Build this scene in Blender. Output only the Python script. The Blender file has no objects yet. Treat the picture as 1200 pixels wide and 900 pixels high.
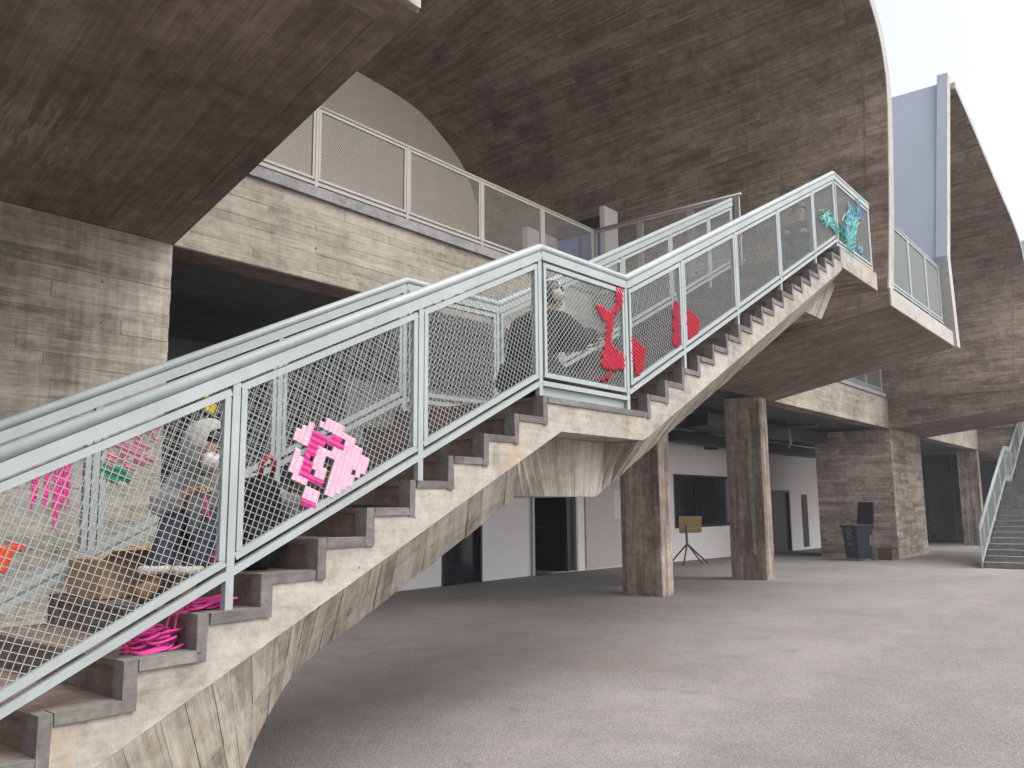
import bpy, bmesh, math, random
from mathutils import Vector, Matrix, noise as mnoise

rnd = random.Random(7)
scene = bpy.context.scene
COL = scene.collection

# ------------------------------------------------------------------ camera
TH, PITCH, ROLL, FPX = math.radians(38.716), math.radians(8.261), math.radians(-0.485), 980.2
cam_d = bpy.data.cameras.new('camera')
cam_d.sensor_fit = 'HORIZONTAL'; cam_d.sensor_width = 36.0
cam_d.lens = FPX / 1200.0 * 36.0
cam_d.clip_start = 0.05; cam_d.clip_end = 2000
cam = bpy.data.objects.new('camera', cam_d); COL.objects.link(cam)
Fv = Vector((math.cos(PITCH) * math.cos(TH), math.cos(PITCH) * math.sin(TH), math.sin(PITCH)))
Rv = Vector((math.sin(TH), -math.cos(TH), 0)); Uv = Rv.cross(Fv)
cr, sr = math.cos(ROLL), math.sin(ROLL)
R2 = cr * Rv + sr * Uv; U2 = -sr * Rv + cr * Uv
M = Matrix((R2, U2, -Fv)).transposed().to_4x4(); M.translation = Vector((0, 0, 1.66))
cam.matrix_world = M
scene.camera = cam

# ------------------------------------------------------------------ light
SUN_EL, SUN_AZ = math.radians(55), math.radians(-72)      # azimuth measured from +X towards +Y
world = bpy.data.worlds.new('World'); scene.world = world; world.use_nodes = True
wn = world.node_tree; wn.nodes.clear()
wo = wn.nodes.new('ShaderNodeOutputWorld'); wb = wn.nodes.new('ShaderNodeBackground')
sk = wn.nodes.new('ShaderNodeTexSky'); sk.sky_type = 'NISHITA'; sk.sun_disc = False
sk.sun_elevation = SUN_EL; sk.sun_rotation = math.pi / 2 - SUN_AZ
sk.air_density = 1.0; sk.dust_density = 6.0; sk.ozone_density = 1.0; sk.altitude = 50
wb.inputs['Strength'].default_value = 0.15
hs = wn.nodes.new('ShaderNodeHueSaturation'); hs.inputs['Saturation'].default_value = 0.35      # thin overcast
wn.links.new(sk.outputs[0], hs.inputs['Color']); wn.links.new(hs.outputs[0], wb.inputs['Color']); wn.links.new(wb.outputs[0], wo.inputs['Surface'])
sun_d = bpy.data.lights.new('sun', 'SUN'); sun_d.energy = 0.5; sun_d.angle = math.radians(70)
sun_d.color = (1.0, 0.95, 0.88)
sun = bpy.data.objects.new('sun', sun_d); COL.objects.link(sun)
sdir = Vector((math.cos(SUN_EL) * math.cos(SUN_AZ), math.cos(SUN_EL) * math.sin(SUN_AZ), math.sin(SUN_EL)))
sun.rotation_euler = sdir.to_track_quat('Z', 'Y').to_euler()
scene.view_settings.view_transform = 'Standard'; scene.view_settings.look = 'None'
scene.view_settings.gamma = 1.0
scene.view_settings.exposure = 1.1
scene.render.engine = 'CYCLES'
scene.cycles.use_denoising = True
scene.cycles.max_bounces = 8; scene.cycles.diffuse_bounces = 5

# ------------------------------------------------------------------ materials
def new_mat(name):
    m = bpy.data.materials.new(name); m.use_nodes = True
    nt = m.node_tree; b = nt.nodes['Principled BSDF']
    return m, nt, b

def N(nt, t, **kw):
    n = nt.nodes.new(t)
    for k, v in kw.items():
        if k in n.inputs: n.inputs[k].default_value = v
        else: setattr(n, k, v)
    return n

def ramp(nt, fac, stops):
    r = nt.nodes.new('ShaderNodeValToRGB'); cr_ = r.color_ramp
    while len(cr_.elements) < len(stops): cr_.elements.new(0.5)
    for e, (p, c) in zip(cr_.elements, stops):
        e.position = p; e.color = (*c, 1)
    nt.links.new(fac, r.inputs['Fac']); return r.outputs['Color']

def math_n(nt, op, a, b):
    m = nt.nodes.new('ShaderNodeMath'); m.operation = op
    for i, x in enumerate((a, b)):
        if isinstance(x, (int, float)): m.inputs[i].default_value = x
        else: nt.links.new(x, m.inputs[i])
    return m.outputs[0]

def mixc(nt, fac, a, b, mode='MIX'):
    m = nt.nodes.new('ShaderNodeMix'); m.data_type = 'RGBA'; m.blend_type = mode
    for i, x in ((0, fac), (6, a), (7, b)):
        if isinstance(x, (int, float)): m.inputs[i].default_value = x
        elif isinstance(x, tuple): m.inputs[i].default_value = (*x, 1)
        else: nt.links.new(x, m.inputs[i])
    return m.outputs[2]

def noise_n(nt, vec, scale, detail=4.0, rough=0.55, dist=0.0):
    n = nt.nodes.new('ShaderNodeTexNoise'); n.inputs['Scale'].default_value = scale
    n.inputs['Detail'].default_value = detail; n.inputs['Roughness'].default_value = rough
    n.inputs['Distortion'].default_value = dist
    if vec is not None: nt.links.new(vec, n.inputs['Vector'])
    return n.outputs['Fac']

def mapping(nt, vec, scale=(1, 1, 1), loc=(0, 0, 0)):
    m = nt.nodes.new('ShaderNodeMapping'); m.inputs['Scale'].default_value = scale
    m.inputs['Location'].default_value = loc
    nt.links.new(vec, m.inputs['Vector']); return m.outputs[0]

def bump(nt, b, h, strength=0.3, dist=0.01):
    n = nt.nodes.new('ShaderNodeBump'); n.inputs['Strength'].default_value = strength
    n.inputs['Distance'].default_value = dist
    nt.links.new(h, n.inputs['Height']); nt.links.new(n.outputs[0], b.inputs['Normal'])

def tri_ramp(dark, mid, light):
    return [(0.22, dark), (0.5, mid), (0.78, light)]

def board_concrete(name, dark, mid, light, streak=0.0, patch=None, bstr=0.45, contrast=1.0, tintw=0.16):
    """Board formed concrete: per-board tint attribute, wood grain along U, stains, vertical run marks."""
    m, nt, b = new_mat(name); L = nt.links
    uv = N(nt, 'ShaderNodeUVMap').outputs[0]
    geo = N(nt, 'ShaderNodeNewGeometry').outputs['Position']
    at = N(nt, 'ShaderNodeAttribute'); at.attribute_name = 'tint'
    g1 = noise_n(nt, mapping(nt, uv, (0.7, 10, 1)), 1.0, 7, 0.62, 1.1)
    g2 = noise_n(nt, mapping(nt, uv, (2.0, 60, 1)), 1.0, 4, 0.6, 0.5)
    st = noise_n(nt, geo, 0.55, 5, 0.6)
    mt = noise_n(nt, geo, 9.0, 6, 0.7)
    terms = [(at.outputs['Fac'], tintw * contrast), (g1, 0.80 * contrast), (g2, 0.50 * contrast), (st, 0.85), (mt, 0.65), (noise_n(nt, geo, 2.6, 5, 0.65, 0.3), 0.6)]
    if streak:
        terms.append((noise_n(nt, mapping(nt, geo, (6.5, 6.5, 0.22)), 1.0, 5, 0.65), streak * 1.5))
        terms.append((noise_n(nt, mapping(nt, geo, (26, 26, 0.35)), 1.0, 3, 0.6), streak * 0.8))
    v = None
    for t_, w_ in terms:
        q = math_n(nt, 'MULTIPLY', math_n(nt, 'SUBTRACT', t_, 0.5), w_)
        v = q if v is None else math_n(nt, 'ADD', v, q)
    v = math_n(nt, 'ADD', v, 0.5)
    c = ramp(nt, v, tri_ramp(dark, mid, light))
    # small knots, bug holes
    vo = nt.nodes.new('ShaderNodeTexVoronoi'); vo.inputs['Scale'].default_value = 3.6
    L.new(geo, vo.inputs['Vector'])
    hole = ramp(nt, vo.outputs['Distance'], [(0.03, (1, 1, 1)), (0.07, (0, 0, 0))])
    c = mixc(nt, math_n(nt, 'MULTIPLY', hole, 0.75), c, tuple(x * 0.45 for x in dark))
    if patch:
        # old pale lime bloom on one area of the soffit, broken up along the boards
        vd = N(nt, 'ShaderNodeVectorMath'); vd.operation = 'DISTANCE'; L.new(mapping(nt, geo, (1, 1.1, 1)), vd.inputs[0]); vd.inputs[1].default_value = (2.0, 6.35 * 1.1, 4.35)
        fall = N(nt, 'ShaderNodeMapRange'); L.new(vd.outputs['Value'], fall.inputs[0])
        for q, val in ((1, 0.3), (2, 1.25), (3, 1.0), (4, 0.0)): fall.inputs[q].default_value = val
        pn = noise_n(nt, mapping(nt, uv, (2.2, 13, 1)), 1.0, 7, 0.75, 0.6)
        pf = math_n(nt, 'ADD', math_n(nt, 'MULTIPLY', fall.outputs[0], 0.24), math_n(nt, 'MULTIPLY', pn, 1.0))
        pf = ramp(nt, pf, [(0.69, (0, 0, 0)), (0.83, (1, 1, 1))])
        c = mixc(nt, math_n(nt, 'MULTIPLY', pf, 0.62), c, patch)
    L.new(c, b.inputs['Base Color']); b.inputs['Roughness'].default_value = 0.88
    h = math_n(nt, 'ADD', math_n(nt, 'MULTIPLY', g1, 0.7), math_n(nt, 'MULTIPLY', g2, 0.5))
    h = math_n(nt, 'ADD', h, math_n(nt, 'MULTIPLY', mt, 0.4))
    h = math_n(nt, 'SUBTRACT', h, hole)
    bump(nt, b, h, bstr, 0.012)
    return m

def plain_concrete(name, dark, mid, light, scale=1.0, ochre=0.0, bstr=0.25):
    m, nt, b = new_mat(name); L = nt.links
    geo = N(nt, 'ShaderNodeNewGeometry').outputs['Position']
    a = noise_n(nt, geo, 1.3 * scale, 6, 0.62)
    f = noise_n(nt, geo, 14 * scale, 7, 0.7)
    h = noise_n(nt, mapping(nt, geo, (2, 2, 22)), 1.0, 4, 0.6, 0.4)
    k_ = noise_n(nt, geo, 4.5 * scale, 6, 0.7, 0.4)
    v = math_n(nt, 'ADD', math_n(nt, 'MULTIPLY', a, 0.7), math_n(nt, 'MULTIPLY', f, 0.6))
    v = math_n(nt, 'ADD', v, math_n(nt, 'MULTIPLY', k_, 0.7))
    v = math_n(nt, 'ADD', v, math_n(nt, 'MULTIPLY', h, 0.4)); v = math_n(nt, 'SUBTRACT', v, 0.70)
    c = ramp(nt, v, tri_ramp(dark, mid, light))
    if ochre:
        o = noise_n(nt, mapping(nt, geo, (1.8, 1.8, 0.5), (0.4, 0, 0.8)), 1.0, 4, 0.6)
        of = ramp(nt, o, [(0.56, (0, 0, 0)), (0.7, (1, 1, 1))])
        c = mixc(nt, math_n(nt, 'MULTIPLY', of, ochre), c, (0.42, 0.29, 0.14))
    vo = nt.nodes.new('ShaderNodeTexVoronoi'); vo.inputs['Scale'].default_value = 7.0
    L.new(geo, vo.inputs['Vector'])
    hole = ramp(nt, vo.outputs['Distance'], [(0.03, (1, 1, 1)), (0.08, (0, 0, 0))])
    c = mixc(nt, math_n(nt, 'MULTIPLY', hole, 0.6), c, tuple(x * 0.4 for x in dark))
    L.new(c, b.inputs['Base Color']); b.inputs['Roughness'].default_value = 0.9
    hh = math_n(nt, 'SUBTRACT', math_n(nt, 'ADD', f, math_n(nt, 'MULTIPLY', h, 0.4)), hole)
    bump(nt, b, hh, bstr, 0.01)
    return m

def paint(name, col, rough=0.5, var=0.08, metal=0.0, scale=3.0, bstr=0.05, bscale=60):
    m, nt, b = new_mat(name)
    geo = N(nt, 'ShaderNodeNewGeometry').outputs['Position']
    n = noise_n(nt, geo, scale, 5, 0.6)
    c = ramp(nt, n, [(0.3, tuple(x * (1 - var) for x in col)), (0.7, tuple(min(1, x * (1 + var)) for x in col))])
    nt.links.new(c, b.inputs['Base Color']); b.inputs['Roughness'].default_value = rough
    b.inputs['Metallic'].default_value = metal
    if bstr: bump(nt, b, noise_n(nt, geo, bscale, 3), bstr, 0.004)
    return m

MAT = {}
MAT['shell'] = board_concrete('board_concrete_shell', (0.100, 0.071, 0.052), (0.210, 0.155, 0.116), (0.355, 0.278, 0.218), 0.0, contrast=1.1)
MAT['soffit'] = board_concrete('board_concrete_soffit', (0.100, 0.073, 0.055), (0.190, 0.141, 0.107), (0.305, 0.243, 0.195), 0.0, patch=(0.42, 0.38, 0.34), contrast=0.9)
MAT['beam'] = board_concrete('board_concrete_beam', (0.1613, 0.1411, 0.1129), (0.3145, 0.2822, 0.2298), (0.4274, 0.3951, 0.3347), 0.14, contrast=0.82, tintw=0.20)
MAT['pier'] = board_concrete('board_concrete_pier', (0.1488, 0.1289, 0.09919), (0.3273, 0.2927, 0.243), (0.4959, 0.4613, 0.4018), 0.42, contrast=0.82, tintw=0.20)
MAT['column'] = board_concrete('board_concrete_column', (0.1673, 0.1293, 0.1042), (0.3484, 0.279, 0.2299), (0.5854, 0.5036, 0.4277), 0.0, contrast=1.0, tintw=0.28)
MAT['web'] = board_concrete('board_concrete_web', (0.1586, 0.1382, 0.1065), (0.3358, 0.3002, 0.2484), (0.4851, 0.4528, 0.3955), 0.15, contrast=1.1)
MAT['fascia'] = plain_concrete('cast_concrete_fascia', (0.1581, 0.141, 0.1183), (0.3116, 0.2867, 0.2503), (0.4278, 0.4089, 0.3735), 1.0, 0.5, 0.5)
MAT['edge'] = plain_concrete('cast_concrete_edge', (0.255, 0.24, 0.2175), (0.375, 0.3525, 0.3225), (0.465, 0.45, 0.42), 1.0, 0.15)
MAT['trim'] = plain_concrete('grey_mortar_trim', (0.0765, 0.07123, 0.06691), (0.1275, 0.1188, 0.1106), (0.1997, 0.186, 0.1708), 2.2, 0, 0.3)
MAT['curb'] = plain_concrete('grey_curb', (0.165, 0.165, 0.165), (0.27, 0.27, 0.27), (0.36, 0.36, 0.36), 1.5, 0, 0.2)
MAT['riser'] = plain_concrete('brown_step_stone', (0.1035, 0.0756, 0.0612), (0.1955, 0.1458, 0.1204), (0.299, 0.2322, 0.1938), 2.6, 0, 0.2)
MAT['step_veil_grey'] = plain_concrete('veil_grey_step_stone', (0.12, 0.11, 0.105), (0.20, 0.188, 0.182), (0.29, 0.275, 0.268), 2.0, 0, 0.2)  # step stone greyed, distant veil and flare put into the colour
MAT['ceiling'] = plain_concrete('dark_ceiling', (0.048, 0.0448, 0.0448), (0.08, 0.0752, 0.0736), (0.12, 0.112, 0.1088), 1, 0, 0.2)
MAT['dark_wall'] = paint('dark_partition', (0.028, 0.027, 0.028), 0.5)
MAT['rail_plain'] = paint('pale_grey_green_paint', (0.33, 0.3729, 0.3729), 0.42, 0.07, 0.0, 4.0, 0.03)
def worn_paint(name, col):
    m, nt, b = new_mat(name)
    geo = N(nt, 'ShaderNodeNewGeometry').outputs['Position']
    n = noise_n(nt, geo, 3.0, 6, 0.65); f = noise_n(nt, mapping(nt, geo, (1, 1, 0.35)), 22, 5, 0.7)
    c = ramp(nt, n, [(0.3, tuple(x * 0.86 for x in col)), (0.7, tuple(x * 1.08 for x in col))])
    c = mixc(nt, math_n(nt, 'MULTIPLY', ramp(nt, f, [(0.56, (0, 0, 0)), (0.70, (1, 1, 1))]), 0.30), c, (0.24, 0.235, 0.215))
    r = noise_n(nt, geo, 34, 4, 0.75)
    c = mixc(nt, math_n(nt, 'MULTIPLY', ramp(nt, r, [(0.69, (0, 0, 0)), (0.73, (1, 1, 1))]), 0.5), c, (0.15, 0.085, 0.045))
    nt.links.new(c, b.inputs['Base Color']); b.inputs['Roughness'].default_value = 0.45
    bump(nt, b, r, 0.06, 0.004)
    return m
MAT['rail'] = worn_paint('worn_grey_green_paint', (0.305, 0.340, 0.340))
MAT['wire'] = paint('pale_wire', (0.2847, 0.305, 0.3), 0.45, 0.05, 0, 5, 0)
MAT['rail_lit_beige'] = paint('rail_paint_lit_beige', (0.3995, 0.3825, 0.3485), 0.45, 0.06)  # same railing paint, beige cast of the terrace light put into the colour
MAT['beige'] = paint('beige_render', (0.86, 0.785, 0.68), 0.8, 0.03)
MAT['white'] = paint('white_wall_paint', (0.7906, 0.7686, 0.7466), 0.75, 0.03)
MAT['cool'] = paint('sky_tinted_render', (0.32, 0.352, 0.416), 0.8, 0.04, 0, 0.6)  # bluish sky light put into the colour of a pale wall
MAT['door'] = paint('pale_grey_door_paint', (0.50, 0.48, 0.46), 0.5, 0.03)
MAT['black'] = paint('black_paint', (0.016, 0.017, 0.02), 0.4, 0.1)
MAT['duct'] = paint('dark_duct_paint', (0.03, 0.03, 0.033), 0.5, 0.1)
MAT['bin'] = paint('navy_bin_plastic', (0.012, 0.013, 0.022), 0.35, 0.15)
MAT['print'] = paint('white_print', (0.26, 0.26, 0.29), 0.6, 0.1)
MAT['print_dim'] = paint('grey_print', (0.13, 0.13, 0.15), 0.6, 0.1)
MAT['ply'] = paint('plywood', (0.40, 0.29, 0.13), 0.5, 0.12, 0, 8)
MAT['card'] = paint('cardboard', (0.36, 0.24, 0.14), 0.85, 0.1)
MAT['crate'] = paint('weathered_crate_wood', (0.11, 0.07, 0.045), 0.8, 0.25, 0, 12)
MAT['steel'] = paint('dark_steel', (0.10, 0.10, 0.11), 0.4, 0.1, 0.6)

def glass(name, col, rough=0.08):
    m, nt, b = new_mat(name)
    b.inputs['Base Color'].default_value = (*col, 1); b.inputs['Roughness'].default_value = rough
    b.inputs['Specular IOR Level'].default_value = 0.6
    geo = N(nt, 'ShaderNodeNewGeometry').outputs['Position']
    bump(nt, b, noise_n(nt, geo, 0.8, 2), 0.04, 0.05)
    return m
MAT['glass'] = glass('dark_window_glass', (0.012, 0.014, 0.02))
MAT['glass_sky_painted'] = glass('painted_sky_glass', (0.15, 0.26, 0.80), 0.3)  # blue sky reflection put into the base colour

def fabric(name, col, scale=220, var=0.25, rough=0.95, fold=0.5):
    m, nt, b = new_mat(name)
    geo = N(nt, 'ShaderNodeNewGeometry').outputs['Position']
    n = noise_n(nt, geo, scale, 2); n2 = noise_n(nt, geo, 14, 4)
    v = math_n(nt, 'ADD', math_n(nt, 'MULTIPLY', n, 0.5), math_n(nt, 'MULTIPLY', n2, 0.5))
    c = ramp(nt, v, [(0.3, tuple(x * (1 - var) for x in col)), (0.7, tuple(min(1, x * (1 + var)) for x in col))])
    nt.links.new(c, b.inputs['Base Color']); b.inputs['Roughness'].default_value = rough
    b.inputs['Sheen Weight'].default_value = 0.02
    bump(nt, b, n2, fold, 0.02)
    return m
MAT['jacket_grey'] = fabric('grey_quilted_cloth', (0.34, 0.33, 0.315), 60, 0.2, 0.9, 0.8)
MAT['jeans'] = fabric('dark_blue_grey_cloth', (0.045, 0.048, 0.065))
MAT['cloth_black'] = fabric('black_cloth', (0.010, 0.010, 0.012))
MAT['cloth_navy'] = fabric('navy_cloth', (0.025, 0.024, 0.045))
MAT['cloth_pale'] = fabric('pale_grey_cloth', (0.42, 0.42, 0.42))
MAT['fleece'] = fabric('cream_fleece', (0.58, 0.53, 0.46), 90, 0.2, 1.0, 1.0)
MAT['boot'] = fabric('brown_suede', (0.22, 0.125, 0.065), 120, 0.2)
MAT['mask'] = fabric('white_mask', (0.72, 0.68, 0.66), 200, 0.05)
MAT['hair'] = fabric('dark_hair', (0.022, 0.014, 0.011), 200, 0.3, 0.5)
MAT['skin'] = paint('skin', (0.46, 0.27, 0.19), 0.5, 0.08, 0, 10)
MAT['lips'] = paint('lip_tone', (0.36, 0.14, 0.12), 0.5)
MAT['eye'] = paint('dark_eye', (0.02, 0.015, 0.012), 0.2)
MAT['hot'] = fabric('hot_pink_yarn', (0.62, 0.05, 0.26), 300, 0.25)
MAT['pale_pink'] = fabric('pale_pink_yarn', (0.70, 0.43, 0.53), 300, 0.2)
MAT['dusty'] = fabric('dusty_pink_yarn', (0.42, 0.17, 0.22), 300, 0.2)
MAT['red'] = fabric('red_yarn', (0.36, 0.012, 0.035), 300, 0.3)
MAT['teal'] = fabric('aqua_yarn', (0.16, 0.45, 0.43), 300, 0.3)
MAT['sky_yarn'] = fabric('sky_blue_yarn', (0.17, 0.37, 0.52), 300, 0.3)
MAT['green'] = fabric('green_yarn', (0.03, 0.20, 0.12), 300, 0.2)
MAT['orange'] = fabric('orange_yarn', (0.62, 0.09, 0.04), 300, 0.2)
MAT['yellow'] = fabric('yellow_yarn', (0.55, 0.42, 0.03), 300, 0.2)
MAT['paper'] = paint('pale_paper', (0.50, 0.50, 0.50), 0.8, 0.1, 0, 12)

def ground_mat():
    m, nt, b = new_mat('exposed_aggregate_ground'); L = nt.links
    geo = N(nt, 'ShaderNodeNewGeometry').outputs['Position']
    sep = N(nt, 'ShaderNodeSeparateXYZ'); L.new(geo, sep.inputs[0])
    big = noise_n(nt, geo, 0.35, 5, 0.6); mid = noise_n(nt, geo, 2.2, 6, 0.65)
    vo = nt.nodes.new('ShaderNodeTexVoronoi'); vo.inputs['Scale'].default_value = 85; L.new(geo, vo.inputs['Vector'])
    vo2 = nt.nodes.new('ShaderNodeTexVoronoi'); vo2.inputs['Scale'].default_value = 110; L.new(geo, vo2.inputs['Vector'])
    fine = noise_n(nt, geo, 60, 4, 0.7)
    wob = math_n(nt, 'ADD', sep.outputs['Y'], math_n(nt, 'MULTIPLY', mid, 0.5))
    rough_zone = N(nt, 'ShaderNodeMapRange'); L.new(wob, rough_zone.inputs[0])
    rough_zone.inputs[1].default_value = 2.85; rough_zone.inputs[2].default_value = 3.3
    rough_zone.inputs[3].default_value = 1.0; rough_zone.inputs[4].default_value = 0.72
    rz = rough_zone.outputs[0]
    v = math_n(nt, 'ADD', math_n(nt, 'MULTIPLY', big, 0.7), math_n(nt, 'MULTIPLY', mid, 0.45))
    v = math_n(nt, 'ADD', v, math_n(nt, 'MULTIPLY', fine, 0.45)); v = math_n(nt, 'SUBTRACT', v, 0.3)
    c = ramp(nt, v, [(0.25, (0.155, 0.146, 0.141)), (0.5, (0.222, 0.211, 0.204)), (0.75, (0.292, 0.279, 0.271))])
    st = N(nt, 'ShaderNodeSeparateColor'); L.new(vo.outputs['Color'], st.inputs[0])
    peb = ramp(nt, st.outputs[0], [(0.0, (0.6, 0.58, 0.57)), (0.5, (0.97, 0.97, 0.97)), (1.0, (1.28, 1.27, 1.25))])
    c = mixc(nt, math_n(nt, 'MULTIPLY', rz, 0.85), c, peb, 'MULTIPLY')
    tan = noise_n(nt, geo, 0.28, 3, 0.6)
    c = mixc(nt, math_n(nt, 'MULTIPLY', ramp(nt, tan, [(0.5, (0, 0, 0)), (0.68, (1, 1, 1))]), 0.35), c, (0.22, 0.185, 0.16))
    sp = noise_n(nt, geo, 1.7, 3, 0.5, 0.8); sm = ramp(nt, sp, [(0.66, (0, 0, 0)), (0.72, (1, 1, 1))])
    c = mixc(nt, math_n(nt, 'MULTIPLY', sm, 0.28), c, (0.10, 0.095, 0.09))
    sp2 = noise_n(nt, geo, 7.0, 2, 0.5); c = mixc(nt, math_n(nt, 'MULTIPLY', ramp(nt, sp2, [(0.74, (0, 0, 0)), (0.76, (1, 1, 1))]), 0.5), c, (0.08, 0.075, 0.07))
    c = mixc(nt, math_n(nt, 'MULTIPLY', math_n(nt, 'SUBTRACT', rz, 0.72), 0.75), c, (0.135, 0.128, 0.128))
    L.new(c, b.inputs['Base Color']); b.inputs['Roughness'].default_value = 0.85
    h = math_n(nt, 'SUBTRACT', 1.0, vo.outputs['Distance'])
    h = math_n(nt, 'ADD', math_n(nt, 'MULTIPLY', h, 0.8), math_n(nt, 'MULTIPLY', fine, 0.5))
    h = math_n(nt, 'MULTIPLY', h, rz)
    bump(nt, b, h, 0.75, 0.012)
    return m
MAT['ground'] = ground_mat()

# ------------------------------------------------------------------ mesh builder
class MB:
    def __init__(s): s.v = []; s.f = []; s.uv = []; s.t = []
    def face(s, pts, uv=None, tint=0.5):
        i = len(s.v); s.v += [tuple(p) for p in pts]; s.f.append(tuple(range(i, i + len(pts))))
        s.uv.append(uv or [(0, 0)] * len(pts)); s.t.append(tint)
    def hexa(s, p, tint=0.5, uvs=1.0):
        """p: 8 points, bottom ring 0-3 ccw from above, top ring 4-7"""
        for q in ((0, 3, 2, 1), (4, 5, 6, 7), (0, 1, 5, 4), (1, 2, 6, 5), (2, 3, 7, 6), (3, 0, 4, 7)):
            a = [Vector(p[k]) for k in q]
            e = (a[1] - a[0]).length; g = (a[3] - a[0]).length
            s.face(a, [(0, 0), (e, 0), (e, g), (0, g)] if e >= g else [(0, 0), (0, e), (g, e), (g, 0)], tint)
    def box(s, x0, x1, y0, y1, z0, z1, tint=0.5):
        s.hexa([(x0, y0, z0), (x1, y0, z0), (x1, y1, z0), (x0, y1, z0), (x0, y0, z1), (x1, y0, z1), (x1, y1, z1), (x0, y1, z1)], tint)
    def bar(s, a, b, w, h, up=(0, 0, 1)):
        """rectangular bar from a to b; w across, h along up"""
        a, b = Vector(a), Vector(b); d = (b - a).normalized(); up = Vector(up)
        sd = d.cross(up).normalized(); u = sd.cross(d).normalized()
        q = []
        for p in (a, b):
            q.append([p - sd * w / 2 - u * h / 2, p + sd * w / 2 - u * h / 2, p + sd * w / 2 + u * h / 2, p - sd * w / 2 + u * h / 2])
        A, B = q
        s.hexa([A[0], A[1], B[1], B[0], A[3], A[2], B[2], B[3]])
    def tube(s, pts, r, n=8, cap=True):
        pts = [Vector(p) for p in pts]; rings = []
        ref = Vector((0, 0, 1))
        for i, p in enumerate(pts):
            d = (pts[min(i + 1, len(pts) - 1)] - pts[max(i - 1, 0)])
            if d.length < 1e-9: d = Vector((1, 0, 0))
            d.normalize()
            rf = ref if abs(d.dot(ref)) < 0.95 else Vector((1, 0, 0))
            a = d.cross(rf).normalized(); b = d.cross(a).normalized()
            rr = r[i] if isinstance(r, (list, tuple)) else r
            rings.append([p + a * math.cos(2 * math.pi * k / n) * rr + b * math.sin(2 * math.pi * k / n) * rr for k in range(n)])
        i0 = len(s.v)
        for R in rings: s.v += [tuple(p) for p in R]
        for i in range(len(rings) - 1):
            for k in range(n):
                s.f.append((i0 + i * n + k, i0 + (i + 1) * n + k, i0 + (i + 1) * n + (k + 1) % n, i0 + i * n + (k + 1) % n))
                s.uv.append([(0, 0)] * 4); s.t.append(0.5)
        if cap:
            s.f.append(tuple(i0 + k for k in range(n))); s.uv.append([(0, 0)] * n); s.t.append(0.5)
            s.f.append(tuple(i0 + (len(rings) - 1) * n + k for k in reversed(range(n)))); s.uv.append([(0, 0)] * n); s.t.append(0.5)
    def prism(s, poly, y0, y1, tint=0.5):
        """poly of (x,z) extruded along y"""
        A = [(x, y0, z) for x, z in poly]; B = [(x, y1, z) for x, z in poly]
        s.face(A, [(x, z) for x, z in poly], tint); s.face(B[::-1], [(x, z) for x, z in poly[::-1]], tint)
        n = len(poly)
        for i in range(n):
            j = (i + 1) % n
            s.face([A[j], A[i], B[i], B[j]], [(0, 0), (0, 0.3), (abs(y1 - y0), 0.3), (abs(y1 - y0), 0)], tint)
    def mesh(s, name, mat, smooth=False):
        me = bpy.data.meshes.new(name); me.from_pydata(s.v, [], s.f)
        uvl = me.uv_layers.new(name='UVMap')
        flat = [c for f in s.uv for uv in f for c in uv]
        uvl.data.foreach_set('uv', flat)
        at = me.attributes.new('tint', 'FLOAT', 'FACE'); at.data.foreach_set('value', s.t)
        if smooth: me.polygons.foreach_set('use_smooth', [True] * len(me.polygons))
        me.materials.append(MAT[mat] if isinstance(mat, str) else mat)
        me.update(); return me

def recalc(me):
    bm = bmesh.new(); bm.from_mesh(me)
    bmesh.ops.remove_doubles(bm, verts=bm.verts, dist=1e-5)
    bmesh.ops.recalc_face_normals(bm, faces=bm.faces); bm.to_mesh(me); bm.free(); return me

def put(name, me, parent=None, **props):
    o = bpy.data.objects.new(name, me); COL.objects.link(o)
    if parent is not None: o.parent = parent
    for k, v in props.items(): o[k] = v
    return o

def build(name, mb, mat, parent=None, smooth=False, fix=False, **props):
    me = mb.mesh(name, mat, smooth)
    if fix: recalc(me)
    o = put(name, me, parent, **props)
    if parent is not None: o.matrix_parent_inverse = parent_inv(parent)
    return o

def parent_inv(p):
    m = Matrix.Identity(4); q = p; chain = []
    while q is not None:
        chain.append(q); q = q.parent
    for q in reversed(chain):
        m = m @ q.matrix_parent_inverse @ q.matrix_basis
    return m.inverted()

def thing(name, loc, label, cat, group=None):
    o = bpy.data.objects.new(name, None); COL.objects.link(o); o.location = loc
    o.empty_display_size = 0.2
    o['label'] = label; o['category'] = cat
    if group: o['group'] = group
    return o

def tag(o, label, cat, group=None):
    o['label'] = label; o['category'] = cat
    if group: o['group'] = group
    return o

def lerp(a, b, t): return a + (b - a) * t

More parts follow.
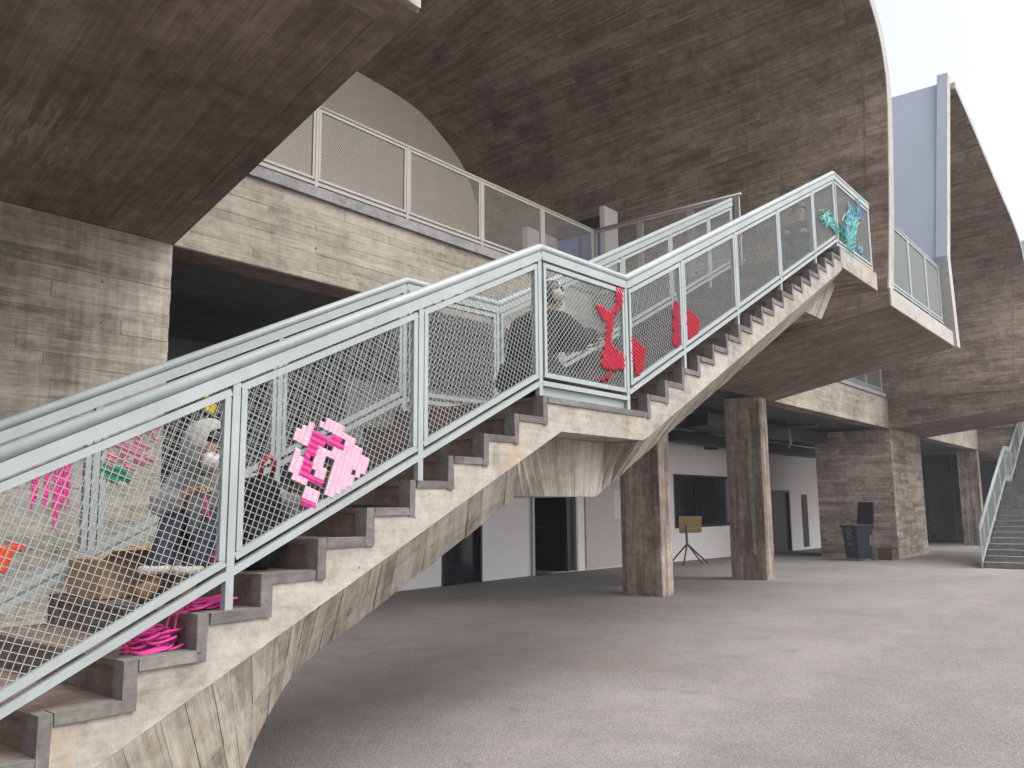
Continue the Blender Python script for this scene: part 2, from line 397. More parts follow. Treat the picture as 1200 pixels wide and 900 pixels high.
# boards laid on a surface S(s, t) -> Vector; s across the boards (metres), t along the grain (metres)
def boards(mb, S, s0, s1, t0, t1, bw, lmin, lmax, depth=0.004, gap=0.0015, nsub=1, flip=False, rg=None, tsub=1):
    rg = rg or rnd
    s = s0
    while s < s1 - 1e-6:
        w = bw * rg.uniform(0.8, 1.2)
        e = min(s1, s + w)
        if s1 - e < bw * 0.4: e = s1
        t = t0 - rg.uniform(0, lmax)
        while t < t1 - 1e-6:
            te = t + rg.uniform(lmin, lmax)
            a, b = max(t, t0), min(te, t1)
            t = te
            if b - a < 0.05: continue
            d = rg.uniform(0.0, depth); tint = rg.random()
            uo, vo = rg.uniform(0, 50), rg.uniform(0, 50)
            g = gap / 2
            for k in range(tsub):
                ta, tb = lerp(a + g, b - g, k / tsub), lerp(a + g, b - g, (k + 1) / tsub)
                sa, sb = s + g, e - g
                P = [S(sa, ta), S(sb, ta), S(sb, tb), S(sa, tb)]
                nrm = (P[1] - P[0]).cross(P[3] - P[0]).normalized()
                if flip: nrm = -nrm
                Q = [p + nrm * (d + 0.006) for p in P]
                B = P
                uv = [(uo + ta, vo), (uo + ta, vo + sb - sa), (uo + tb, vo + sb - sa), (uo + tb, vo)]
                def f(pts, u):
                    if flip: pts, u = pts[::-1], u[::-1]
                    mb.face(pts, u, tint)
                f(Q, uv)
                for i in range(4):
                    j = (i + 1) % 4
                    if tsub > 1 and ((i == 1 and k < tsub - 1) or (i == 3 and k > 0)): continue
                    f([B[i], B[j], Q[j], Q[i]], [uv[i], uv[j], uv[j], uv[i]])
        s = e
    return mb

GAPW = 0.0022
def plane_boards(name, origin, sdir, tdir, ls, lt, bw, lmin, lmax, mat, parent, depth=0.004, seed=1, flip=False, quadfn=None):
    """boards on a flat rectangle (or on the bilinear patch quadfn)"""
    o, sd, td = Vector(origin), Vector(sdir), Vector(tdir)
    S = quadfn or (lambda s, t: o + sd * s + td * t)
    mb = MB(); boards(mb, S, 0, ls, 0, lt, bw, lmin, lmax, depth, GAPW, rg=random.Random(seed), flip=flip)
    return build(name, mb, mat, parent)

# ------------------------------------------------------------------ ground
def gz(x): return -0.012 * max(0.0, x - 17.0) if x < 60 else -0.516
mb = MB()
xs = [-400, -60, -10, 0, 5, 10, 17, 22, 27, 32, 40, 50, 60, 150, 600]
ys = [-500, -60, 2.9, 7.85, 14, 60, 500]
for i in range(len(xs) - 1):
    for j in range(len(ys) - 1):
        mb.face([(xs[i], ys[j], gz(xs[i])), (xs[i + 1], ys[j], gz(xs[i + 1])), (xs[i + 1], ys[j + 1], gz(xs[i + 1])), (xs[i], ys[j + 1], gz(xs[i]))])
ground = build('ground', mb, 'ground', fix=True, kind='structure')
MAT['joint'] = plain_concrete('pale_mortar_joint', (0.10, 0.095, 0.09), (0.14, 0.135, 0.13), (0.19, 0.185, 0.18), 2, 0)
for yy, w, xa, xb in ((7.72, 0.014, 3.2, 34),):
    mb = MB(); n = 160; rj = random.Random(2)
    for k in range(n):
        if rj.random() < 0.22: continue
        a, b = lerp(xa, xb, k / n), lerp(xa, xb, (k + 1) / n)
        w0 = w * rj.uniform(0.4, 1.3); w1 = w * rj.uniform(0.4, 1.3); oy = rj.uniform(-0.004, 0.004)
        mb.face([(a, yy + oy - w0 / 2, gz(a) + 0.003), (b, yy + oy - w1 / 2, gz(b) + 0.003), (b, yy + oy + w1 / 2, gz(b) + 0.003), (a, yy + oy + w0 / 2, gz(a) + 0.003)])
    build('expansion_joint', mb, 'joint', ground)

# far end of the courtyard
# ------------------------------------------------------------------ vaulted shells
def catmull(P, n):
    out = []
    m = len(P)
    for i in range(m - 1):
        p0, p1, p2, p3 = P[max(i - 1, 0)], P[i], P[i + 1], P[min(i + 2, m - 1)]
        for k in range(n):
            t = k / n
            out.append(tuple(0.5 * ((2 * p1[c]) + (-p0[c] + p2[c]) * t + (2 * p0[c] - 5 * p1[c] + 4 * p2[c] - p3[c]) * t * t + (-p0[c] + 3 * p1[c] - 3 * p2[c] + p3[c]) * t ** 3) for c in range(2)))
    out.append(tuple(P[-1])); return out

F1 = [(14.16, 5.10), (14.33, 6.3), (14.42, 7.5), (14.45, 8.55), (14.28, 9.12), (13.95, 9.55), (13.5, 9.88), (12.6, 10.35), (11.0, 10.9), (9.0, 11.35), (6.6, 11.75), (5.55, 11.85)]
B1 = [(13.40, 5.10), (13.40, 6.0), (13.38, 6.8), (13.33, 7.30), (13.2, 7.87), (12.93, 8.46), (12.52, 8.97), (11.6, 9.5), (10.9, 9.68), (9.9, 9.75), (7.5, 9.85), (5.6, 9.9)]
F2 = [(29.1, 5.00), (29.45, 6.3), (29.8, 7.5), (29.95, 8.5), (29.85, 8.95), (29.6, 9.22), (29.15, 9.5), (28.2, 9.80), (26.8, 10.06), (25.1, 10.35), (22.5, 10.82), (20.62, 11.12)]
B2 = [(x + 14.9, z) for x, z in B1]
YB = 11.5
def yfront(z): return lerp(3.5, 3.32, min(1, max(0, (z - 5) / 4.5)))

def shell(Fp, Bp, legF, label, th=0.30, seed=1):
    Fc, Bc = catmull(Fp, 6), catmull(Bp, 6)
    # arc length parameter along the mid profile
    mid = [((a[0] + b[0]) / 2, (a[1] + b[1]) / 2) for a, b in zip(Fc, Bc)]
    cum = [0]
    for a, b in zip(mid, mid[1:]): cum.append(cum[-1] + math.hypot(b[0] - a[0], b[1] - a[1]))
    Ls = cum[-1]; D = YB - 3.4
    def at(C, s):
        s = min(max(s, 0), Ls)
        for i in range(len(cum) - 1):
            if s <= cum[i + 1] + 1e-9:
                t = (s - cum[i]) / (cum[i + 1] - cum[i])
                return lerp(C[i][0], C[i + 1][0], t), lerp(C[i][1], C[i + 1][1], t)
        return C[-1]
    def S(s, t):
        f, b = at(Fc, s), at(Bc, s); k = t / D
        return Vector((lerp(f[0], b[0], k), lerp(yfront(f[1]) + 0.01, YB, k), lerp(f[1], b[1], k)))
    x0 = Fp[0][0]
    root = thing('concrete_shell', ((Fp[0][0] + legF[0][0]) / 2, 3.5, 5.1), label, 'concrete vault', 'vaulted concrete shells of the building')
    mb = MB(); boards(mb, S, 0.0, Ls, 0, D, 0.17, 0.9, 3.2, 0.003, 0.0012, rg=random.Random(seed), flip=False)
    build('vault_soffit', mb, 'shell', root)
    # solid slab behind the boards
    def outer(C, i):
        a, b = C[max(i - 1, 0)], C[min(i + 1, len(C) - 1)]
        d = Vector((b[0] - a[0], b[1] - a[1])); d.normalize()
        nrm = Vector((d.y, -d.x))
        return (C[i][0] + nrm.x * th, C[i][1] + nrm.y * th)
    n = len(Fc); mb = MB()
    def outer2(C, i, k):
        o = outer(C, i); return (lerp(C[i][0], o[0], k), lerp(C[i][1], o[1], k))
    fi = [Vector((outer2(Fc, i, 0.06)[0], yfront(Fc[i][1]), outer2(Fc, i, 0.06)[1])) for i in range(n)]; bi = [Vector((outer2(Bc, i, 0.06)[0], YB, outer2(Bc, i, 0.06)[1])) for i in range(n)]
    fo = [Vector((outer(Fc, i)[0], yfront(Fc[i][1]), outer(Fc, i)[1])) for i in range(n)]
    bo = [Vector((outer(Bc, i)[0], YB, outer(Bc, i)[1])) for i in range(n)]
    for i in range(n - 1):
        mb.face([fi[i], fi[i + 1], bi[i + 1], bi[i]]); mb.face([fo[i + 1], fo[i], bo[i], bo[i + 1]])
        mb.face([fi[i + 1], fi[i], fo[i], fo[i + 1]]); mb.face([bi[i], bi[i + 1], bo[i + 1], bo[i]])
    mb.face([fi[0], bi[0], bo[0], fo[0]]); mb.face([fi[-1], fo[-1], bo[-1], bi[-1]])
    build('vault_slab', mb, 'edge', root, fix=True)
    # narrow drip line near the front edge of the soffit
    for t_, w_, nm, mt_ in ((0.34, 0.022, 'drip_line', 'shell'), (2.35, 0.014, 'form_joint', 'shell'), (4.75, 0.014, 'form_joint', 'shell')):
        mb = MB(); k = 0
        while k < Ls - 0.2:
            a, b = S(k, t_), S(min(k + 0.2, Ls), t_); c, d = S(min(k + 0.2, Ls), t_ + w_), S(k, t_ + w_)
            nrm = (b - a).cross(d - a).normalized()
            pr = [a + nrm * 0.013, b + nrm * 0.013, c + nrm * 0.013, d + nrm * 0.013]
            mb.face(pr, None, 0.5); mb.face([a, b, pr[1], pr[0]], None, 0.5); mb.face([c, d, pr[3], pr[2]], None, 0.5); k += 0.2
        build(nm, mb, mt_, root)
    mb = MB(); rg = random.Random(seed)
    for ks in range(1, int(Ls / 1.25)):
        for kt in range(1, 6):
            c = S(ks * 1.25, kt * 1.3); e1 = (S(ks * 1.25 + 0.1, kt * 1.3) - c).normalized(); e2 = (S(ks * 1.25, kt * 1.3 + 0.1) - c).normalized(); nn = e1.cross(e2)
            r = rg.uniform(0.014, 0.02)
            mb.face([c + nn * 0.0125 + (e1 * math.cos(q) + e2 * math.sin(q)) * r for q in [i * math.pi / 4 for i in range(8)]])
    build('tie_holes', mb, 'ceiling', root, kind='stuff')
    # leaning left leg: inner concrete, painted outer face
    to = 0.30
    inn = [(x + to, z) for x, z in legF]
    poly = legF + inn[::-1]
    mb = MB(); mb.prism(poly, 3.42, 3.64); 
    build('leg', mb, 'edge', root, fix=True)
    low = [(x + 0.03, z if i < len(legF) - 1 else z - 0.20) for i, (x, z) in enumerate(legF)]
    inn2 = [(x + to - 0.02, z) for x, z in low]
    mb = MB(); mb.prism(low + inn2[::-1], 3.64, YB + 0.5)
    build('painted_wall', mb, 'cool', root, fix=True)
    out = [(x - 0.006, z) for x, z in legF]; mb = MB()
    for (xa, za), (xb, zb) in zip(legF, legF[1:]):
        mb.face([(xa - 0.006, 3.43, max(za, 5.1)), (xb - 0.006, 3.43, zb), (xb - 0.006, 3.635, zb), (xa - 0.006, 3.635, max(za, 5.1))])
    build('painted_edge_band', mb, 'cool', root)
    return root

leg2 = [(18.86, 4.81), (18.62, 6.68), (19.37, 8.7), (20.40, 11.45)]
leg1 = [(3.08, 4.81), (3.3, 6.68), (4.2, 8.7), (5.5, 12.0)]
sh1 = shell(F1, B1, leg1, 'large brown concrete vault curving over the staircase and upper terrace', seed=3)
sh2 = shell(F2, B2, leg2, 'second concrete vault, with a pale wall tinted cool grey for sky light, right of the staircase', 0.18, seed=4)
F3 = [(x + 14.9, z) for x, z in F2]; leg3 = [(x + 14.9, z) for x, z in leg2]; B3 = [(x + 14.9, z) for x, z in B2]
sh3 = shell(F3, B3, leg3, 'farthest concrete vault, only its pale grey wall showing at the right edge', 0.18, seed=5)

# back walls under the shells
def back_wall(Bp, xleft, label, mat):
    mb = MB(); C = catmull(Bp, 6)
    poly = [(xleft, 4.9)] + [(Bp[0][0] + 0.1, 4.9)] + [(x + 0.1, z + 0.08) for x, z in C] + [(xleft, 9.95)]
    mb.prism(poly, YB - 0.06, YB + 0.2)
    o = build('upper_wall', mb, mat, None, fix=True)
    return tag(o, label, 'wall')
back_wall(B1, 4.0, 'smooth beige end wall of the upper terrace, behind the mesh railing', 'beige')
back_wall(B2, 19.1, 'dark upper end wall far back under the second vault', 'cool')

# ------------------------------------------------------------------ tapered balcony slabs (soffit boards + light front edge)
def balcony(xl_r, xr_r, xl_f, xr_f, zr, zf, label, seed, rim=False, zt=5.10):
    yr, yf = 7.44, 3.5
    root = thing('balcony_slab', ((xl_f + xr_f) / 2, yf, zf), label, 'balcony', 'cantilevered concrete balconies')
    mb = MB()
    mb.hexa([(xl_f, yf, zf), (xr_f, yf, zf), (xr_r, yr, zr), (xl_r, yr, zr), (xl_f, yf, zt), (xr_f, yf, zt), (xr_r, yr, zt), (xl_r, yr, zt)])
    build('slab', mb, 'soffit', root)
    W = max(xr_r - xl_r, xr_f - xl_f); D = yr - yf
    def S(s, t):
        k = t / D; u = s / W
        return Vector((lerp(lerp(xl_f, xr_f, u), lerp(xl_r, xr_r, u), k), lerp(yf + 0.004, yr - 0.004, k), lerp(zf, zr, k)))
    mb = MB(); boards(mb, S, 0, W, 0, D, 0.17, 1.0, 2.6, 0.003, 0.0012, rg=random.Random(seed), flip=True)
    build('soffit_boards', mb, 'soffit', root)
    # left and right cheeks
    for nm, xf, xr, fl, x in (('left_cheek', xl_f, xl_r, False, -1), ('right_cheek', xr_f, xr_r, True, 1)):
        def S2(s, t, xf=xf, xr=xr, x=x):
            k = t / D; zb = lerp(zf, zr, k)
            return Vector((lerp(xf, xr, k) + x * 0.002, lerp(yf, yr, k), lerp(zb, zt, s)))
        mb = MB(); boards(mb, S2, 0, 1, 0, D, 0.25, 1.2, 2.6, 0.003, rg=random.Random(seed + 5), flip=fl)
        build('cheek_boards', mb, 'shell', root)
    # pale fascia on the front
    mb = MB(); mb.box(xl_f + 0.004, xr_f - 0.004, yf - 0.03, yf - 0.002, zf + 0.004, zt + 0.01)
    build('front_fascia', mb, 'edge', root)
    if rim:
        mb = MB(); d = 0.016
        def band(a, b, c, e):
            mb.hexa([a - Vector((0, 0, d)), b - Vector((0, 0, d)), c - Vector((0, 0, d)), e - Vector((0, 0, d)), a, b, c, e])
        k = 0.24 / D
        p = lambda u, t: Vector((lerp(lerp(xl_f, xr_f, u), lerp(xl_r, xr_r, u), t), lerp(yf, yr, t), lerp(zf, zr, t)))
        uu = 1 - 0.20 / W
        band(p(uu, 0), p(1.0, 0), p(1.0, 1), p(uu, 1)); band(p(0, 0), p(uu, 0), p(uu, k), p(0, k))
        build('edge_rim', mb, 'soffit', root, fix=True)
    return root
balcony(-14.0, 4.06, -14.0, 3.45, 4.2, 4.75, 'dark tapering concrete balcony underside over the left pier, at the top left', 11, True)
balcony(13.82, 19.1, 14.16, 18.9, 4.04, 4.81, 'tapering concrete balcony with pale front edge, right of the stair top', 12)
balcony(43.9, 49.0, 44.0, 48.8, 4.0, 4.6, 'most distant balcony slab beyond the far column', 14)
balcony(29.0, 34.0, 29.1, 33.8, 4.04, 4.5, 'far tapering concrete balcony beam above the second staircase', 13)

# ------------------------------------------------------------------ facade beams, curbs, piers, columns
def facade_beam(x0, x1, zb, zt, label, seed):
    root = thing('facade_beam', ((x0 + x1) / 2, 7.45, zb), label, 'concrete beam', 'facade beams below the upper railings')
    mb = MB(); mb.box(x0, x1, 7.46, 7.86, zb, zt); build('beam_core', mb, 'beam', root)
    plane_boards('front_boards', (x0, 7.459, zb), (0, 0, 1), (1, 0, 0), zt - zb, x1 - x0, 0.105, 0.6, 2.2, 'beam', root, 0.006, seed, flip=True)
    plane_boards('underside_boards', (x0, 7.46, zb - 0.001), (0, 1, 0), (1, 0, 0), 0.4, x1 - x0, 0.13, 0.9, 2.4, 'soffit', root, 0.003, seed + 1)
    mb = MB(); mb.box(x0, x1, 7.40, 7.75, zt + 0.004, zt + 0.125); build('curb', mb, 'curb', root)
    return root
facade_beam(4.07, 13.82, 4.19, 5.14, 'pale board-marked concrete beam left of the stairs, below the long mesh railing', 21)
facade_beam(19.1, 29.0, 4.05, 5.04, 'shaded board-marked beam between the front column and the large right pier', 22)
facade_beam(34.0, 43.9, 4.03, 5.0, 'farthest facade beam, a pale wedge beyond the large right pier', 23)

facade_beam(49.0, 60.0, 4.0, 5.0, 'last facade beam at the far end of the building', 24)
def pier(x0, x1, y0, y1, zb, zt, label, seed, mat='pier'):
    root = thing('concrete_pier', ((x0 + x1) / 2, y0, zb), label, 'concrete pier', 'wide concrete piers')
    mb = MB(); mb.box(x0, x1, y0, y1, zb - 0.05, zt); build('core', mb, mat, root)
    h = zt - zb
    plane_boards('front_boards', (x0, y0 - 0.001, zb), (0, 0, 1), (1, 0, 0), h, x1 - x0, 0.13, 0.7, 2.2, mat, root, 0.006, seed, flip=True)
    plane_boards('side_boards', (x0 - 0.001, y0, zb), (0, 0, 1), (0, 1, 0), h, y1 - y0, 0.13, 0.7, 2.0, mat, root, 0.004, seed + 1)
    plane_boards('side_boards', (x1 + 0.001, y0, zb), (0, 0, 1), (0, 1, 0), h, y1 - y0, 0.13, 0.7, 2.0, mat, root, 0.006, seed + 2, flip=True)
    return root
pier(0.1, 4.05, 7.452, 8.3, 0, 4.19, 'pale weathered concrete pier at the left, under the dark soffit', 31)
pier(29.0, 32.9, 7.452, 9.9, -0.15, 4.04, 'large concrete pier at the right with the bin standing against it', 32, 'column')

def column(x0, y0, zt, label, seed, w=0.42, d=0.82):
    zb = gz(x0)
    root = thing('concrete_column', (x0 + w / 2, y0, zb), label, 'concrete column', 'board-marked concrete columns')
    mb = MB(); mb.box(x0, x0 + w, y0, y0 + d, zb - 0.05, zt); build('core', mb, 'column', root)
    h = zt - zb
    for nm, o, sd, ls, fl in (('front', (x0, y0 - 0.001, zb), (1, 0, 0), w, False), ('side', (x0 - 0.001, y0, zb), (0, 1, 0), d, True), ('side', (x0 + w + 0.001, y0, zb), (0, 1, 0), d, False)):
        plane_boards(nm + '_boards', o, sd, (0, 0, 1), ls, h, 0.085, 1.2, 3.0, 'column', root, 0.005, seed, flip=fl); seed += 1
    return root
column(13.80, 7.62, 4.2, 'nearer tall brown concrete column, below the upper stair flight', 41)
column(18.12, 7.40, 4.06, 'farther tall brown concrete column, between the display stand and the dark doorway', 45)
column(43.6, 7.5, 4.0, 'distant dark column seen beyond the large pier, left of the second staircase', 49)

# ------------------------------------------------------------------ floors and ground-floor interior
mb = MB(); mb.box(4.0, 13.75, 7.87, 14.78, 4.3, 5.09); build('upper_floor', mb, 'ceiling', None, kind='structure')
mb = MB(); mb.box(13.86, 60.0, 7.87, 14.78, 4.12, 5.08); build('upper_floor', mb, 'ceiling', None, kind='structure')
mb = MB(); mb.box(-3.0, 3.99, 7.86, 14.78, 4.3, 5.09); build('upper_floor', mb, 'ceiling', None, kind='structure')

for x0, x1, z0, z1 in ((-3.2, 60.0, -1.0, 12.6),):  # unseen wall, added to stop light leaking in from behind
    mb = MB(); mb.box(x0, x1, 14.8, 15.2, z0, z1); tag(build('light_stop_rear_wall', mb, 'dark_wall'), 'unseen dark rear wall added to stop light leaking in at the back', 'wall')
mb = MB(); mb.box(-3.2, 60.0, 11.72, 14.79, 9.3, 9.6); build('light_stop_rear_roof', mb, 'dark_wall', None, kind='structure')  # unseen roof, added against light entering at the back
mb = MB(); mb.box(60.0, 60.4, 7.4, 15.2, -1, 9.6); tag(build('end_wall', mb, 'dark_wall'), 'dark end wall closing the far right end of the building', 'wall')
mb = MB(); mb.box(-3.6, -3.25, 7.5, 14.8, -1, 9.3); tag(build('end_wall', mb, 'dark_wall'), 'unseen dark end wall added to keep light out, left of the pier', 'wall')  # unseen, added to close the lobby against stray light
MAT['terrace'] = plain_concrete('bounce_terrace_paving', (0.30, 0.29, 0.27), (0.42, 0.40, 0.375), (0.52, 0.50, 0.47), 1, 0)  # unseen pale floor, added to bounce light onto vault and back wall
for x0, x1 in ((4.0, 13.3), (14.5, 28.9)):
    mb = MB(); mb.box(x0, x1, 7.76, YB - 0.07, 5.092, 5.102); build('terrace_bounce_floor', mb, 'terrace', None, kind='structure')
# walkway from stair top to terrace
root = thing('walkway_slab', (12.3, 5.4, 4.84), 'concrete walkway slab joining the stair top to the upper terrace', 'walkway')
mb = MB(); mb.box(11.42, 13.12, 3.42, 7.39, 4.845, 5.096); build('slab', mb, 'soffit', root)
plane_boards('underside_boards', (11.42, 3.42, 4.844), (1, 0, 0), (0, 1, 0), 1.7, 3.97, 0.16, 1, 2.5, 'shell', root, 0.003, 77, flip=True)
mb = MB(); mb.box(11.40, 13.125, 3.395, 3.418, 4.84, 5.105); build('front_fascia', mb, 'fascia', root)
mb = MB(); mb.box(13.122, 13.9, 4.4, 7.39, 4.9, 5.09); build('side_slab', mb, 'soffit', root)

# ground-floor back wall with doors and window
wall = thing('ground_floor_wall', (22, 12.4, 0), 'white painted ground-floor wall with dark doors and a long dark window', 'wall')
YW = 12.4
holes = [(13.05, 14.35, 0, 2.25), (16.15, 18.1, 0, 2.3), (23.4, 29.2, 0.92, 2.58), (31.2, 33.0, -0.3, 2.15)]
def wall_panels(x0, x1, z0, z1):
    mb = MB(); cuts = sorted({x0, x1} | {h[0] for h in holes} | {h[1] for h in holes})
    for a, b in zip(cuts, cuts[1:]):
        hh = [h for h in holes if h[0] <= a + 1e-6 and h[1] >= b - 1e-6]
        if not hh: mb.box(a, b, YW, YW + 0.2, z0, z1)
        else:
            if hh[0][3] < z1: mb.box(a, b, YW, YW + 0.2, hh[0][3], z1)
            if hh[0][2] > z0 + 0.3: mb.box(a, b, YW, YW + 0.2, z0, hh[0][2])
    build('plaster', mb, 'white', wall)
wall_panels(10.4, 36.4, -0.4, 4.11)
def opening(x0, x1, z0, z1, name, leaf='dark_wall', fw=0.07, yd=0.1):
    mb = MB()
    mb.box(x0, x0 + fw, YW - 0.015, YW + 0.19, z0, z1); mb.box(x1 - fw, x1, YW - 0.015, YW + 0.19, z0, z1)
    mb.box(x0 + fw, x1 - fw, YW - 0.015, YW + 0.19, z1 - fw, z1)
    fr = build(name + '_frame', mb, 'black', wall)
    mb = MB(); mb.box(x0 + fw, x1 - fw, YW + yd, YW + yd + 0.04, z0, z1 - fw); 
    build(name + '_leaf', mb, leaf, wall)
opening(13.05, 14.35, 0, 2.25, 'door', 'glass')
opening(31.2, 33.0, -0.3, 2.15, 'door', 'dark_wall')
# open doorway with deep dark room and a pale jamb post
mb = MB(); mb.box(16.1, 18.2, YW + 2.2, YW + 2.3, 0, 2.6); mb.box(16.0, 16.1, YW + 0.21, YW + 2.3, 0, 2.6); mb.box(18.2, 18.3, YW + 0.21, YW + 2.3, 0, 2.6); mb.box(16.0, 18.3, YW + 0.21, YW + 2.3, 2.6, 2.7)
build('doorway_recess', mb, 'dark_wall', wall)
mb = MB(); mb.box(16.12, 16.20, YW - 0.08, YW + 0.02, 0, 2.32); mb.box(18.04, 18.12, YW - 0.02, YW + 0.05, 0, 2.32); build('door_jamb', mb, 'door', wall)
mb = MB(); mb.box(16.2, 18.04, YW + 1.1, YW + 1.15, 1.05, 1.1); mb.box(17.8, 18.03, YW + 0.1, YW + 0.18, 0, 2.2); build('doorway_bar', mb, 'steel', wall)
# grey door with vision panel
mb = MB(); mb.box(18.45, 20.85, YW - 0.045, YW - 0.005, 0.02, 2.35); dl = build('door_leaf', mb, 'door', wall)
mb = MB(); mb.box(19.85, 20.25, YW - 0.052, YW - 0.046, 1.28, 2.05)
MAT['pane_pale'] = paint('frosted_vision_panel', (0.62, 0.66, 0.62), 0.3, 0.03); build('vision_panel', mb, 'pane_pale', dl)
mb = MB(); mb.box(20.42, 20.66, YW - 0.11, YW - 0.085, 1.03, 1.06); mb.box(20.62, 20.66, YW - 0.086, YW - 0.046, 1.0, 1.1); build('door_handle', mb, 'steel', dl)
# long window
mb = MB(); x0, x1, z0, z1 = 23.4, 29.2, 0.92, 2.58
mb.box(x0, x1, YW - 0.02, YW + 0.18, z0, z0 + 0.08); mb.box(x0, x1, YW - 0.02, YW + 0.18, z1 - 0.07, z1)
for xx in (x0, x1 - 0.07): mb.box(xx, xx + 0.07, YW - 0.018, YW + 0.17, z0 + 0.08, z1 - 0.07)
for xx in (24.9, 26.3, 27.7): mb.box(xx, xx + 0.035, YW + 0.02, YW + 0.09, z0 + 0.08, z1 - 0.07)
wf = build('window', mb, 'black', wall)
for a, b in ((23.47, 24.9), (24.935, 26.3), (26.335, 27.7), (27.735, 29.13)):
    mb = MB(); mb.box(a, b, YW + 0.045, YW + 0.055, z0 + 0.08, z1 - 0.07); build('pane', mb, 'glass', wf)
mb = MB(); mb.box(34.3, 34.9, YW - 0.03, YW - 0.004, -0.1, 2.0); build('dark_door_panel', mb, 'dark_wall', wall)
# dark sheet and bars added for the shade inside the open left lobby
lob = thing('lobby_shade_partition', (8.0, 12.0, 0), 'dark partition added for the shade of the open lobby under the left beam', 'partition')
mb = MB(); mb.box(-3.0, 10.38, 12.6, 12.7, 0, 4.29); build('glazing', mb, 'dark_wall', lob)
mb = MB()
for xx in (5.2, 6.6, 8.0, 9.4): mb.box(xx, xx + 0.08, 12.52, 12.598, 0, 4.29)
for zz in (1.2, 2.4, 3.3): mb.box(-3, 10.3, 12.54, 12.597, zz, zz + 0.06)
build('mullions', mb, 'duct', lob)
mb = MB(); mb.box(-3.1, -3.0, 7.9, 12.7, 0, 4.29); build('side_wall', mb, 'dark_wall', lob)
def pipe(name, pts, r, label, cat, grp, mat='duct', box=None):
    mb = MB()
    if box: mb.box(*box)
    else: mb.tube(pts, r, 10)
    o = build(name, mb, mat, None, smooth=False)
    tag(o, label, cat, grp); return o
g = 'dark ducts and pipes under the ground-floor ceiling'
pipe('ceiling_duct', 0, 0, 'flat dark duct above the long window, nearest the white wall', 'duct', g, box=(21.5, 34.0, 11.2, 11.8, 3.45, 3.75))
pipe('ceiling_duct', 0, 0, 'wide dark duct running across the ceiling just behind the facade beam', 'duct', g, box=(19.5, 28.5, 9.3, 9.9, 3.62, 3.95))
pipe('ceiling_pipe', [(15, 10.5, 3.7), (33, 10.5, 3.7)], 0.05, 'thin dark pipe along the ceiling between the two ducts', 'pipe', g)
pipe('ceiling_pipe', [(24, 8.1, 3.85), (24, 12.2, 3.85)], 0.06, 'thin cross pipe hanging under the ceiling right of the farther column', 'pipe', g, 'steel')
pipe('ceiling_box', 0, 0, 'small dark box hung under the duct, above the long window', 'ceiling box', None, box=(25.2, 25.6, 11.9, 12.2, 3.42, 3.62))
pipe('drain_pipe', [(4.6, 8.9, 2.2), (4.6, 8.9, 4.0)], 0.025, 'thin upright pipe in the dark beside the left pier', 'pipe', None, 'duct')
MAT['hanger'] = paint('galvanised_hanger', (0.35, 0.35, 0.38), 0.4, 0.1, 0.3)
pipe('cable_hanger', [(24.2, 9.0, 4.1), (24.3, 9.0, 3.35), (24.0, 9.02, 3.3), (24.25, 9.05, 3.25), (24.45, 9.0, 3.5)], 0.012, 'thin pale cable loop hanging under the ceiling behind the farther column', 'cable', None, 'hanger')
pipe('lobby_duct', 0, 0, 'dark boxy duct frame faintly seen inside the left lobby', 'duct', None, box=(5.0, 7.4, 9.6, 10.2, 3.3, 3.75))

# far glazed shopfront with outlined letters, between pier and second stair
shop = thing('far_shopfront', (46, 10.2, -0.35), 'dark far shopfront with faint outlined letters beyond the large pier', 'shopfront')
mb = MB(); mb.box(46.02, 46.1, 7.9, 12.5, -0.5, 3.99); build('glazing', mb, 'glass', shop)
mb = MB()
for yy in (7.9, 9.05, 10.55, 12.3): mb.box(45.94, 46.018, yy, yy + 0.07, -0.5, 3.98)
for zz in (2.35, 3.1): mb.box(45.95, 46.017, 7.97, 12.3, zz, zz + 0.08)
build('mullions', mb, 'duct', shop)
mb = MB(); mb.box(45.90, 46.01, 7.97, 12.3, -0.5, -0.30); build('sill', mb, 'duct', shop)
mb = MB(); mb.box(36.41, 46.0, 12.5, 12.6, -0.5, 4.11); build('side_glazing', mb, 'dark_wall', shop)
def text(body, loc, size, rot, mat, parent, name='lettering', ext=0.004, mirror=False):
    cu = bpy.data.curves.new(name, 'FONT'); cu.body = body; cu.size = size; cu.extrude = ext
    to = bpy.data.objects.new(name, cu); COL.objects.link(to)
    dg = bpy.context.evaluated_depsgraph_get(); me = bpy.data.meshes.new_from_object(to.evaluated_get(dg))
    bpy.data.objects.remove(to)
    me.materials.clear(); me.materials.append(MAT[mat])
    mt = Matrix.Translation(loc) @ rot.to_4x4()
    me.transform(mt)
    return put_child(name, me, parent)
def put_child(name, me, parent):
    o = put(name, me, parent); o.matrix_parent_inverse = parent_inv(parent); return o
RX = Matrix.Rotation(math.radians(90), 3, 'X')
RXF = Matrix(((0, 0, -1), (-1, 0, 0), (0, 1, 0)))
for body, yy, zz, sz in (('OO', 10.34, 0.44, 0.50), ('VA', 8.95, 0.44, 0.50), ('EE', 10.34, -0.20, 0.46), ('JERSD', 9.60, -0.20, 0.46)):
    for k, ch_ in enumerate(body):
        text(ch_, (46.005, yy - k * sz * 0.72, zz), sz, RXF, 'print_dim', shop, 'letter')

